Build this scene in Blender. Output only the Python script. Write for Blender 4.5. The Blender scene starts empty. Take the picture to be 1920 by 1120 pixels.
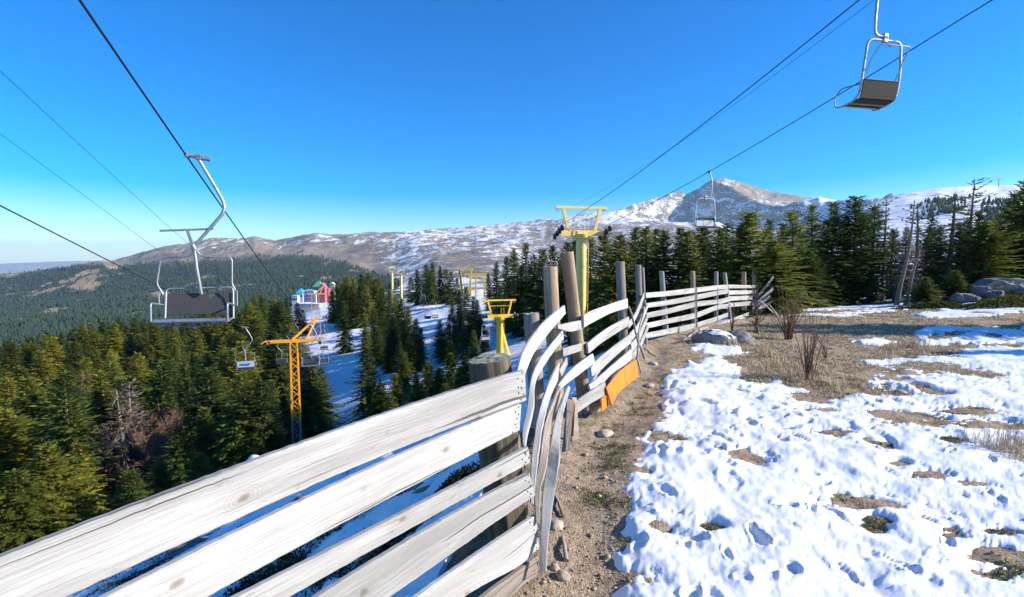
import bpy, bmesh, math, random
import numpy as np
from mathutils import Vector, Matrix

C = bpy.context.scene.collection
scn = bpy.context.scene
R = math.radians
# ------------------------------------------------------------------ camera
F = 960.0            # focal length in photo pixels (18 mm on 36 mm, 1920 wide)
CZ = 1.6             # eye height
PITCH = math.atan(68 / F)
cam = bpy.data.cameras.new('camera')
cam.lens = 18.0; cam.sensor_width = 36.0; cam.sensor_fit = 'HORIZONTAL'
cam.clip_start = 0.05; cam.clip_end = 60000
camo = bpy.data.objects.new('camera', cam); C.objects.link(camo)
camo.location = (0, 0, CZ); camo.rotation_euler = (math.pi / 2 - PITCH, 0, 0)
scn.camera = camo
# ------------------------------------------------------------------ light
SUN_AZ, SUN_EL = R(95), R(25)      # azimuth from +Y towards +X
w = bpy.data.worlds.new('World'); scn.world = w; w.use_nodes = True
nt = w.node_tree; nt.nodes.clear()
sky = nt.nodes.new('ShaderNodeTexSky'); sky.sky_type = 'NISHITA'; sky.sun_disc = False
sky.sun_elevation = SUN_EL; sky.sun_rotation = SUN_AZ
sky.altitude = 1800; sky.air_density = 1.0; sky.dust_density = 1.6; sky.ozone_density = 2.4
hs = nt.nodes.new('ShaderNodeHueSaturation'); hs.inputs['Saturation'].default_value = 1.8
hs.inputs['Hue'].default_value = 0.510
bg = nt.nodes.new('ShaderNodeBackground'); bg.inputs['Strength'].default_value = 0.14
wo = nt.nodes.new('ShaderNodeOutputWorld')
nt.links.new(sky.outputs[0], hs.inputs['Color']); nt.links.new(hs.outputs[0], bg.inputs[0]); nt.links.new(bg.outputs[0], wo.inputs[0])
sl = bpy.data.lights.new('sun', 'SUN'); sl.energy = 5.0; sl.angle = R(0.5); sl.color = (1.0, 0.95, 0.87)
so = bpy.data.objects.new('sun', sl); C.objects.link(so)
sd = Vector((math.sin(SUN_AZ) * math.cos(SUN_EL), math.cos(SUN_AZ) * math.cos(SUN_EL), math.sin(SUN_EL)))
so.rotation_euler = sd.to_track_quat('Z', 'Y').to_euler(); so.location = (30, 0, 30)
scn.view_settings.view_transform = 'Standard'; scn.view_settings.look = 'None'
scn.view_settings.exposure = 0.84; scn.view_settings.gamma = 1.0
scn.cycles.max_bounces = 5; scn.cycles.diffuse_bounces = 3; scn.cycles.volume_bounces = 0
scn.cycles.use_denoising = True
rnd = random.Random(7)
rng = np.random.default_rng(11)

# ------------------------------------------------------------------ projection helpers
cp, sp = math.cos(PITCH), math.sin(PITCH)
def ray(px, py):
    a = (px - 960) / F; v = (560 - py) / F
    return Vector((a, cp + v * sp, v * cp - sp))
def W(px, py, d):                    # the world point at depth d (metres along +Y) seen at a photo pixel
    r = ray(px, py); k = d / r.y
    return Vector((r.x * k, d, r.z * k + CZ))
def slope_of(py):
    v = (560 - py) / F
    return (v * cp - sp) / (cp + v * sp)
def on_plane(px, py, a, b):          # pixel ray met with the vertical plane over the line a-b
    r = ray(px, py); n = Vector((-(b[1] - a[1]), b[0] - a[0]))
    t = (n.x * a[0] + n.y * a[1]) / (n.x * r.x + n.y * r.y)
    return Vector((r.x * t, r.y * t, r.z * t + CZ))

# ------------------------------------------------------------------ noise
_perm = np.random.default_rng(3).permutation(512)
_ang = np.random.default_rng(4).random(512) * 2 * np.pi
_gx, _gy = np.cos(_ang), np.sin(_ang)
def perlin(x, y, seed=0):
    x = np.asarray(x, float) + seed * 17.31; y = np.asarray(y, float) - seed * 9.77
    xi = np.floor(x).astype(int); yi = np.floor(y).astype(int)
    xf = x - xi; yf = y - yi
    u = xf * xf * xf * (xf * (xf * 6 - 15) + 10); v = yf * yf * yf * (yf * (yf * 6 - 15) + 10)
    def g(ix, iy, fx, fy):
        h = _perm[(_perm[ix & 511] + iy) & 511]
        return _gx[h] * fx + _gy[h] * fy
    n00 = g(xi, yi, xf, yf); n10 = g(xi + 1, yi, xf - 1, yf); n01 = g(xi, yi + 1, xf, yf - 1); n11 = g(xi + 1, yi + 1, xf - 1, yf - 1)
    return (n00 + u * (n10 - n00)) * (1 - v) + (n01 + u * (n11 - n01)) * v
def fbm(x, y, o=4, seed=0, gain=.5):
    s = 0; a = 1.0; f = 1.0
    for k in range(o):
        s = s + a * perlin(x * f, y * f, seed + k * 5); a *= gain; f *= 2.03
    return s
def sstep(a, b, x):
    t = np.clip((x - a) / (b - a), 0, 1); return t * t * (3 - 2 * t)

# ------------------------------------------------------------------ object helpers
def tag(o, label=None, cat=None, group=None, kind=None):
    if label: o['label'] = label
    if cat: o['category'] = cat
    if group: o['group'] = group
    if kind: o['kind'] = kind
    return o
def thing(name, label, cat, loc=(0, 0, 0), rz=0.0, group=None):
    o = bpy.data.objects.new(name, None); C.objects.link(o)
    o.empty_display_size = .2; o.location = loc; o.rotation_euler = (0, 0, rz)
    return tag(o, label, cat, group)
def kids(o): return KIDS.get(o.name, [])
KIDS = {}
def adopt(o, parent):
    o.parent = parent; KIDS.setdefault(parent.name, []).append(o)
def dup(root, loc, rot=None, scale=None, label=None, group=None):
    r = root.copy(); C.objects.link(r); r.location = loc
    if rot is not None: r.rotation_euler = rot
    if scale is not None: r.scale = scale if hasattr(scale, '__len__') else (scale,) * 3
    if label: r['label'] = label
    if group: r['group'] = group
    for ch in kids(root):
        c = ch.copy(); C.objects.link(c); adopt(c, r)
        for g in kids(ch):
            e = g.copy(); C.objects.link(e); adopt(e, c)
    return r
def link(name, me, parent=None):
    o = bpy.data.objects.new(name, me); C.objects.link(o)
    if parent is not None: adopt(o, parent)
    return o
def np_mesh(name, V, Fc, mats, smooth=False, attrs=None, uv=None, midx=None):
    V = np.asarray(V, np.float32); Fc = np.asarray(Fc, np.int32)
    me = bpy.data.meshes.new(name); n = Fc.shape[1]
    me.vertices.add(len(V)); me.vertices.foreach_set('co', V.ravel())
    me.loops.add(Fc.size); me.loops.foreach_set('vertex_index', Fc.ravel())
    me.polygons.add(len(Fc)); me.polygons.foreach_set('loop_start', np.arange(0, Fc.size, n, dtype=np.int32))
    me.polygons.foreach_set('loop_total', np.full(len(Fc), n, np.int32))
    for m in (mats if isinstance(mats, (list, tuple)) else [mats]): me.materials.append(m)
    if midx is not None: me.polygons.foreach_set('material_index', np.asarray(midx, np.int32))
    if smooth: me.polygons.foreach_set('use_smooth', np.ones(len(Fc), bool))
    me.update(calc_edges=True)
    for k, a in (attrs or {}).items():
        at = me.attributes.new(k, 'FLOAT', 'POINT'); at.data.foreach_set('value', np.asarray(a, np.float32))
    if uv is not None:
        l = me.uv_layers.new(name='UVMap'); l.data.foreach_set('uv', np.asarray(uv, np.float32).ravel())
    return me

class MB:
    """Collects shapes; build() links them as ONE mesh object."""
    def __init__(s): s.v = []; s.f = []; s.m = []; s.sm = []; s.uv = []
    def add(s, vs, fs, m=0, smooth=False, uvs=None):
        o = len(s.v); s.v += [tuple(v) for v in vs]
        for i, f in enumerate(fs):
            s.f.append([o + k for k in f]); s.m.append(m); s.sm.append(smooth)
            s.uv.append(uvs[i] if uvs else [(vs[k][0] + vs[k][1], vs[k][2]) for k in f])
        return s
    def box(s, c, size, M=None, m=0, bev=0.0):
        x, y, z = (a / 2 for a in size); c = Vector(c)
        if bev <= 0:
            P = [Vector((a * x, b * y, e * z)) for a in (-1, 1) for b in (-1, 1) for e in (-1, 1)]
            fs = [(0, 1, 3, 2), (4, 6, 7, 5), (0, 4, 5, 1), (2, 3, 7, 6), (0, 2, 6, 4), (1, 5, 7, 3)]
        else:
            bm = bmesh.new(); bmesh.ops.create_cube(bm, size=1)
            for v in bm.verts: v.co = Vector((v.co.x * 2 * x, v.co.y * 2 * y, v.co.z * 2 * z))
            bmesh.ops.bevel(bm, geom=bm.edges[:], offset=bev, segments=2, affect='EDGES', profile=.5)
            bm.verts.index_update()
            P = [v.co.copy() for v in bm.verts]; fs = [[v.index for v in f.verts] for f in bm.faces]; bm.free()
        if M is not None: P = [M @ p for p in P]
        return s.add([p + c for p in P], fs, m)
    def beam(s, a, b, wx, wz, m=0, up=(0, 0, 1)):     # rectangular bar a->b
        a, b = Vector(a), Vector(b); t = (b - a).normalized(); up = Vector(up)
        if abs(t.dot(up)) > .98: up = Vector((1, 0, 0))
        sx = t.cross(up).normalized(); uz = sx.cross(t).normalized()
        P = []
        for p in (a, b):
            for i, j in ((-1, -1), (1, -1), (1, 1), (-1, 1)): P.append(p + sx * (i * wx / 2) + uz * (j * wz / 2))
        return s.add(P, [(3, 2, 1, 0), (4, 5, 6, 7), (0, 1, 5, 4), (1, 2, 6, 5), (2, 3, 7, 6), (3, 0, 4, 7)], m)
    def tube(s, pts, r, n=8, m=0, r2=None, caps=True):
        pts = [Vector(p) for p in pts]; N = len(pts); vs = []; L = 0
        if N < 2: return s
        t0 = (pts[1] - pts[0]).normalized(); ref = Vector((0, 0, 1)) if abs(t0.z) < .9 else Vector((1, 0, 0))
        nx = t0.cross(ref).normalized()
        lens = []
        for i, p in enumerate(pts):
            t = ((pts[min(i + 1, N - 1)] - pts[max(i - 1, 0)])).normalized()
            nx = (nx - t * nx.dot(t)).normalized(); ny = t.cross(nx)
            rr = r if r2 is None else r + (r2 - r) * i / (N - 1)
            if i: L += (p - pts[i - 1]).length
            lens.append(L)
            for k in range(n):
                a = 2 * math.pi * k / n; vs.append(p + nx * (rr * math.cos(a)) + ny * (rr * math.sin(a)))
        fs = []; uvs = []
        for i in range(N - 1):
            for k in range(n):
                k2 = (k + 1) % n
                fs.append((i * n + k, i * n + k2, (i + 1) * n + k2, (i + 1) * n + k))
                uvs.append([(lens[i], k * r), (lens[i], (k + 1) * r), (lens[i + 1], (k + 1) * r), (lens[i + 1], k * r)])
        s.add(vs, fs, m, True, uvs)
        if caps:
            s.add(vs[:n], [tuple(range(n))[::-1]], m); s.add(vs[-n:], [tuple(range(n))], m)
        return s
    def build(s, name, mats, parent=None):
        me = bpy.data.meshes.new(name); me.from_pydata(s.v, [], s.f)
        for m in (mats if isinstance(mats, (list, tuple)) else [mats]): me.materials.append(m)
        me.polygons.foreach_set('material_index', s.m); me.polygons.foreach_set('use_smooth', s.sm)
        l = me.uv_layers.new(name='UVMap')
        l.data.foreach_set('uv', [c for f in s.uv for p in f for c in p])
        me.update(); return link(name, me, parent)
def fillet(pts, r, n=5):
    pts = [Vector(p) for p in pts]; out = [pts[0]]
    for a, b, c in zip(pts, pts[1:], pts[2:]):
        d1, d2 = (a - b), (c - b); k = min(r, d1.length * .45, d2.length * .45)
        p, q = b + d1.normalized() * k, b + d2.normalized() * k
        for i in range(n + 1):
            t = i / n; out.append(p * (1 - t) ** 2 + b * 2 * t * (1 - t) + q * t * t)
    out.append(pts[-1]); return out

# ------------------------------------------------------------------ materials
class NT:
    def __init__(s, name):
        s.mat = bpy.data.materials.new(name); s.mat.use_nodes = True; s.t = s.mat.node_tree
        s.b = s.t.nodes['Principled BSDF']; s.b.inputs['Specular IOR Level'].default_value = .25
    def n(s, typ, **kw):
        o = s.t.nodes.new('ShaderNode' + typ)
        for k, v in kw.items():
            if k in o.inputs and not hasattr(o, k): o.inputs[k].default_value = v
            else: setattr(o, k, v)
        return o
    def l(s, a, b): s.t.links.new(a, b); return s
    def coord(s, kind='Object', scale=(1, 1, 1)):
        tc = s.n('TexCoord'); mp = s.n('Mapping'); mp.inputs['Scale'].default_value = scale
        s.l(tc.outputs[kind], mp.inputs[0]); return mp.outputs[0]
    def world(s, scale=(1, 1, 1)):
        g = s.n('NewGeometry'); mp = s.n('Mapping'); mp.inputs['Scale'].default_value = scale
        s.l(g.outputs['Position'], mp.inputs[0]); return mp.outputs[0]
    def noise(s, vec, scale=1, detail=4, rough=.55, dist=0):
        o = s.n('TexNoise'); o.inputs['Scale'].default_value = scale; o.inputs['Detail'].default_value = detail
        o.inputs['Roughness'].default_value = rough; o.inputs['Distortion'].default_value = dist
        s.l(vec, o.inputs['Vector']); return o.outputs[0]
    def ramp(s, fac, stops):
        o = s.n('ValToRGB'); e = o.color_ramp.elements
        while len(e) < len(stops): e.new(.5)
        for i, (p, c) in enumerate(stops):
            e[i].position = p; e[i].color = (c, c, c, 1) if not hasattr(c, '__len__') else (*c, 1)
        s.l(fac, o.inputs[0]); return o.outputs[0]
    def mix(s, fac, a, b, mode='MIX'):
        o = s.n('Mix', data_type='RGBA', blend_type=mode)
        for x, i in ((fac, 0), (a, 6), (b, 7)):
            if isinstance(x, (int, float)): o.inputs[i].default_value = x
            elif isinstance(x, tuple): o.inputs[i].default_value = (*x, 1)
            else: s.l(x, o.inputs[i])
        return o.outputs[2]
    def math(s, op, a, b=0.0, clamp=False):
        o = s.n('Math', operation=op); o.use_clamp = clamp
        for x, i in ((a, 0), (b, 1)):
            if isinstance(x, (int, float)): o.inputs[i].default_value = x
            else: s.l(x, o.inputs[i])
        return o.outputs[0]
    def attr(s, name): return s.n('Attribute', attribute_name=name).outputs['Fac']
    def bump(s, h, strength=.3, dist=.02):
        o = s.n('Bump'); o.inputs['Strength'].default_value = strength; o.inputs['Distance'].default_value = dist
        s.l(h, o.inputs['Height']); s.l(o.outputs[0], s.b.inputs['Normal'])
    def out(s, col=None, rough=.8, metal=0.0):
        if col is not None:
            if isinstance(col, tuple): s.b.inputs['Base Color'].default_value = (*col, 1)
            else: s.l(col, s.b.inputs['Base Color'])
        if isinstance(rough, (int, float)): s.b.inputs['Roughness'].default_value = rough
        else: s.l(rough, s.b.inputs['Roughness'])
        s.b.inputs['Metallic'].default_value = metal
        return s.mat

def mat_wood(name, light, dark, knots=True):
    t = NT(name)
    rndc = t.n('ObjectInfo').outputs['Random']
    uv = t.coord('UV'); off = t.noise(uv, 1.6, 3, .5)
    warp = t.n('VectorMath', operation='MULTIPLY_ADD'); cmb = t.n('CombineXYZ')
    t.l(t.math('MULTIPLY', t.math('SUBTRACT', off, .5), .05), cmb.inputs[1]); t.l(uv, warp.inputs[0]); warp.inputs[1].default_value = (1, 1, 1); t.l(cmb.outputs[0], warp.inputs[2])
    def sc(k):
        m = t.n('Mapping'); m.inputs['Scale'].default_value = k; t.l(warp.outputs[0], m.inputs[0]); return m.outputs[0]
    g = t.noise(sc((1.6, 70, 1)), 1, 7, .66, .1); g2 = t.noise(sc((4, 230, 1)), 1, 4, .6); tone = t.noise(sc((.9, 8, 1)), 1, 5, .62); spot = t.noise(sc((9, 26, 1)), 1, 5, .7)
    col = t.mix(t.ramp(g, [(.24, 0), (.68, 1)]), dark, light)
    col = t.mix(t.ramp(g2, [(.36, .55), (.56, 0)]), col, tuple(c * .62 for c in dark))
    col = t.mix(t.ramp(tone, [(.36, .7), (.58, 0)]), col, tuple(c * .78 for c in dark))
    col = t.mix(t.ramp(tone, [(.56, 0), (.74, .6)]), col, tuple(min(.8, c * 1.22) for c in light))
    col = t.mix(t.ramp(spot, [(.60, 0), (.70, .6)]), col, tuple(c * .6 for c in dark))
    crack = t.ramp(t.noise(sc((.75, 62, 1)), 1, 2, .5), [(.655, 0), (.685, 1)])
    col = t.mix(t.math('MULTIPLY', crack, .85), col, (.055, .045, .037))
    if knots:
        vo = t.n('TexVoronoi'); vo.voronoi_dimensions = '2D'; vo.inputs['Scale'].default_value = 1.0; vo.inputs['Randomness'].default_value = .9; t.l(sc((2.1, 3.4, 1)), vo.inputs['Vector'])
        d = t.math('ADD', vo.outputs['Distance'], t.math('MULTIPLY', t.math('SUBTRACT', t.noise(uv, 24, 3), .5), .035))
        sp_ = t.n('SeparateColor'); t.l(vo.outputs['Color'], sp_.inputs[0]); gate = t.math('GREATER_THAN', sp_.outputs[0], .58)
        near = t.math('MULTIPLY', t.ramp(d, [(.06, 1), (.17, 0)]), gate)
        ring = t.math('MULTIPLY', t.math('ADD', t.math('SINE', t.math('MULTIPLY', d, 240)), 1), .5)
        col = t.mix(t.math('MULTIPLY', t.math('MULTIPLY', ring, near), .32), col, (.22, .18, .14))
        col = t.mix(t.math('MULTIPLY', t.ramp(d, [(.02, .75), (.05, 0)]), gate), col, (.17, .13, .095))
    hv = t.n('HueSaturation'); t.l(col, hv.inputs['Color'])
    t.l(t.math('ADD', t.math('MULTIPLY', rndc, .34), .80), hv.inputs['Value'])
    t.bump(t.math('SUBTRACT', g, t.math('MULTIPLY', crack, .8)), .6, .004)
    return t.out(hv.outputs[0], .85)
def mat_metal(name, col, rough=.4, metal=1.0, rust=.25, rustcol=(.16, .09, .05)):
    t = NT(name); v = t.coord('Object', (1, 1, 1))
    n = t.noise(v, 9, 5, .6); n2 = t.noise(v, 40, 3)
    c = t.mix(t.ramp(n, [(.62 - rust * .25, 0), (.74, 1)]), col, rustcol)
    c = t.mix(t.ramp(n2, [(.4, .25), (.65, 0)]), c, tuple(x * .5 for x in col))
    return t.out(c, t.ramp(n, [(.3, rough), (.8, min(1, rough + .35))]), metal)
def mat_paint(name, col, wear=.3, wearcol=(.12, .08, .05)):
    t = NT(name); v = t.coord('Object', (1, 1, 1))
    n = t.noise(v, 3.5, 6, .65); n2 = t.noise(v, 14, 4)
    c = t.mix(t.ramp(n2, [(.35, .35), (.6, 0)]), col, tuple(x * .72 for x in col))
    c = t.mix(t.ramp(n, [(.68 - .2 * wear, 0), (.74, 1)]), c, wearcol)
    return t.out(c, .5)
def mat_needles(name, dark, light, trans=.42):
    t = NT(name); v = t.world((1, 1, 1)); r = t.n('ObjectInfo').outputs['Random']
    n = t.noise(v, 1.1, 4, .6); n2 = t.noise(v, 7, 2)
    f = t.math('ADD', t.math('MULTIPLY', n, .9), t.math('MULTIPLY', t.math('SUBTRACT', r, .5), .55))
    c = t.mix(t.ramp(f, [(.22, 0), (.78, 1)]), dark, light)
    c = t.mix(t.ramp(n2, [(.55, 0), (.75, .5)]), c, tuple(x * 1.35 for x in light))
    t.out(c, .7); t.b.inputs['Specular IOR Level'].default_value = .18
    tr = t.n('BsdfTranslucent'); t.l(c, tr.inputs[0]); mx = t.n('MixShader'); mx.inputs[0].default_value = trans
    out = [n for n in t.t.nodes if n.type == 'OUTPUT_MATERIAL'][0]
    t.l(t.b.outputs[0], mx.inputs[1]); t.l(tr.outputs[0], mx.inputs[2]); t.l(mx.outputs[0], out.inputs[0])
    return t.mat
M = {}
M['rail'] = mat_wood('weathered_rail', (.51, .495, .465), (.335, .32, .295))
M['railgrey'] = mat_wood('grey_rail', (.50, .48, .45), (.30, .28, .26))
M['railbrown'] = mat_wood('brown_rail', (.42, .35, .29), (.24, .19, .15))
M['post'] = mat_wood('post_wood', (.48, .36, .235), (.23, .16, .10))
M['postgrey'] = mat_wood('post_grey', (.42, .37, .32), (.23, .195, .165))
M['stump'] = mat_wood('stump_wood', (.26, .20, .13), (.05, .04, .028), False)
t = NT('stump_top'); v = t.coord('Object'); M['stumptop'] = t.out(t.mix(t.noise(v, 26, 5), (.10, .11, .06), (.40, .38, .27)), .9)
M['galv'] = mat_metal('galvanised_steel', (.40, .415, .43), .42, .85, .2)
M['galvdark'] = mat_metal('dull_steel', (.36, .37, .38), .5, .8, .3)
M['seat'] = mat_paint('dark_board', (.06, .058, .058), .15, (.22, .21, .2))
M['seatblack'] = mat_paint('black_board', (.012, .012, .014), .05, (.06, .06, .06))
M['seatpale'] = mat_paint('pale_board', (.55, .55, .54), .2, (.25, .22, .2))
M['rope'] = NT('steel_rope').out((.028, .03, .034), .55, .3)
M['rubber'] = NT('rubber').out((.02, .022, .024), .7)
M['orange'] = mat_paint('orange_paint', (.90, .37, .025), .3, (.14, .055, .03))
M['yellow'] = mat_paint('yellow_paint', (1.0, .70, .22), .08, (.30, .2, .06))
M['yellow2'] = mat_paint('deep_yellow_paint', (.95, .58, .06), .1, (.3, .2, .06))
M['redpaint'] = mat_paint('faded_red_paint', (.62, .25, .16), .4)
t = NT('orange_board'); v = t.coord('Object'); n = t.noise(v, 6, 6, .65)
M['oboard'] = t.out(t.mix(t.ramp(n, [(.42, 0), (.62, .8)]), (.66, .20, .012), (.42, .13, .02)), .6)
M['nail'] = NT('rusty_nail').out((.05, .035, .03), .7, .3)
M['white'] = mat_paint('white_render', (.75, .75, .76), .1, (.5, .5, .5))
M['ink'] = NT('ink').out((.03, .03, .03), .7)
M['blue_ink'] = NT('blue_ink').out((.02, .22, .55), .5)
M['fir'] = mat_needles('fir_needles', (.055, .092, .020), (.235, .255, .046))
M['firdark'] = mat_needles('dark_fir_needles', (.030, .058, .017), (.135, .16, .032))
M['firgold'] = mat_needles('sunlit_golden_needles', (.095, .115, .018), (.38, .34, .042))  # golden tone brightened to hold the front sun on the left slope firs
M['deadneedles'] = mat_needles('dead_twigs', (.085, .065, .045), (.20, .16, .115), .1)
M['heath'] = mat_needles('heath_leaves', (.018, .022, .010), (.07, .06, .028), .1)
M['juniper'] = mat_needles('juniper_needles', (.030, .045, .010), (.115, .110, .020))
t = NT('bark'); v = t.coord('Object', (6, 6, 1.2)); M['bark'] = t.out(t.mix(t.noise(v, 2, 5), (.07, .055, .042), (.21, .17, .135)), .9)
t = NT('dead_bark'); v = t.coord('Object', (6, 6, 1.0)); M['deadbark'] = t.out(t.mix(t.noise(v, 2, 5), (.11, .09, .075), (.29, .25, .215)), .9)
M['twig'] = NT('twig').out((.13, .075, .05), .85)
M['twigred'] = NT('reddish_twig').out((.26, .145, .10), .85)
t = NT('dry_grass'); v = t.world(); M['grass'] = t.out(t.mix(t.noise(v, 2.3, 4), (.40, .295, .16), (.66, .525, .32)), .85)
t = NT('green_grass'); v = t.world(); M['ggrass'] = t.out(t.mix(t.noise(v, 3, 4), (.06, .075, .02), (.20, .19, .06)), .85)
# rock with grain, lichen blotches
t = NT('rock'); v = t.coord('Object'); n = t.noise(v, 4, 7, .65); n2 = t.noise(v, 22, 4)
c = t.mix(t.ramp(n, [(.3, 0), (.7, 1)]), (.10, .098, .09), (.29, .28, .26)); c = t.mix(t.ramp(n2, [(.5, 0), (.7, .6)]), c, (.13, .125, .11))
t.bump(n, .6, .05); M['rock'] = t.out(c, .9)
t = NT('buff_stone'); v = t.coord('Object'); n = t.noise(v, 14, 6, .65); t.bump(n, .5, .01); M['buff'] = t.out(t.mix(t.ramp(n, [(.3, 0), (.7, 1)]), (.24, .18, .12), (.55, .46, .34)), .9)
# snow
t = NT('snow'); v = t.world(); n = t.noise(v, 55, 4, .6); n2 = t.noise(v, 7, 4)
h = t.math('ADD', t.math('MULTIPLY', n, .35), n2)
t.bump(h, .25, .02); c = t.mix(t.ramp(n2, [(.3, .25), (.6, 0)]), (.80, .80, .81), (.71, .71, .72))
sp2 = t.math('MULTIPLY', t.ramp(t.noise(v, 38, 3, .6), [(.69, 0), (.74, .75)]), t.ramp(t.noise(v, 1.7, 4, .6), [(.45, 0), (.65, 1)])); c = t.mix(sp2, c, (.22, .16, .10)); c = t.mix(t.ramp(t.noise(v, 1.1, 5, .65), [(.50, 0), (.75, .16)]), c, (.50, .44, .36))
M['snow'] = t.out(c, .55); t.b.inputs['Specular IOR Level'].default_value = .3
# near ground: sandy soil, litter, patches of thin grass
t = NT('soil'); v = t.world(); n = t.noise(v, 1.3, 6, .6); n2 = t.noise(v, 26, 6, .7); n3 = t.noise(v, 90, 3)
c = t.mix(t.ramp(n2, [(.30, 0), (.68, 1)]), (.21, .14, .085), (.54, .40, .265))
sx = t.n('SeparateXYZ'); t.l(v, sx.inputs[0]); st = t.ramp(t.math('MULTIPLY', t.math('SUBTRACT', sx.outputs[1], 5.0), .25, True), [(0, .25), (1, 1)])
c = t.mix(t.math('MULTIPLY', t.ramp(n, [(.36, .25), (.60, .9)]), st), c, t.mix(t.noise(v, 9, 6, .7), (.27, .19, .105), (.56, .43, .26)))
c = t.mix(t.ramp(n3, [(.60, 0), (.68, .7)]), c, (.55, .46, .36))
n5 = t.noise(v, 2.6, 7, .68); c = t.mix(t.ramp(n5, [(.50, 0), (.63, .75)]), c, (.12, .085, .05)); n6 = t.noise(v, 5.5, 6, .7); c = t.mix(t.ramp(n6, [(.56, 0), (.66, .55)]), c, (.10, .105, .04))
cov = t.attr('snowcov'); ns = t.noise(v, .55, 7, .62)
sn = t.ramp(t.math('ADD', cov, t.math('MULTIPLY', t.math('SUBTRACT', ns, .5), 1.3)), [(.47, 0), (.53, 1)])
dk = t.attr('litter')
c = t.mix(dk, c, (.055, .048, .030))
c = t.mix(sn, c, (.83, .83, .84))
t.bump(t.math('ADD', n2, n3), .8, .035); M['soil'] = t.out(c, .9)
# hills
t = NT('hillside'); v = t.world(); vs = t.world((1, .45, 1.6))
a = t.noise(v, .004, 8, .62); b = t.noise(v, .022, 7, .68, .8); st = t.noise(vs, .011, 9, .7, 1.5); f2 = t.noise(v, .09, 4, .7)
c = t.mix(t.ramp(a, [(.36, 0), (.62, 1)]), (.19, .15, .12), (.33, .262, .18))
c = t.mix(t.ramp(b, [(.5, 0), (.7, .6)]), c, (.12, .105, .075))
sum_ = t.math('ADD', t.attr('snowcov'), t.math('ADD', t.math('MULTIPLY', t.math('SUBTRACT', st, .5), 1.5), t.math('MULTIPLY', t.math('SUBTRACT', f2, .5), .9)))
c = t.mix(t.attr('litter'), c, (.030, .042, .022))
c = t.mix(t.attr('meadow'), c, t.mix(b, (.30, .20, .10), (.42, .31, .17)))
c = t.mix(t.ramp(sum_, [(.46, 0), (.56, 1)]), c, (.82, .83, .85))
t.bump(b, .7, 12.0)
M['hill'] = t.out(c, .95)
t = NT('far_trees'); v = t.world(); M['fartree'] = t.out(t.mix(t.noise(v, .05, 5, .7), (.012, .032, .022), (.048, .072, .036)), .85)

# ------------------------------------------------------------------ terrain
FENCE = np.array([(-5.8, -5.0), (-1.08, 1.0), (.06, 2.44), (.48, 4.8), (1.50, 6.6), (2.5, 10.0), (4.3, 12.5), (7.4, 15.3), (12.5, 23), (40, 48)])
def fence_dist(x, y):
    best = np.full(np.shape(x), 1e9); sgn = np.ones(np.shape(x))
    for (ax, ay), (bx, by) in zip(FENCE[:-1], FENCE[1:]):
        dx, dy = bx - ax, by - ay; L2 = dx * dx + dy * dy
        tt = np.clip(((x - ax) * dx + (y - ay) * dy) / L2, 0, 1)
        dd = np.hypot(x - ax - tt * dx, y - ay - tt * dy)
        cr = dx * (y - ay) - dy * (x - ax)
        m = dd < best; best = np.where(m, dd, best); sgn = np.where(m, np.sign(cr), sgn)
    return best * sgn              # positive behind the fence (downhill side)
PXC = [-900, -300, 0, 150, 300, 450, 600, 700, 800, 900, 1000, 1100, 1200, 1350, 1500, 1650, 1800, 1920, 2300, 2900]
def same(*py): return list(zip(PXC, py))
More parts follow.
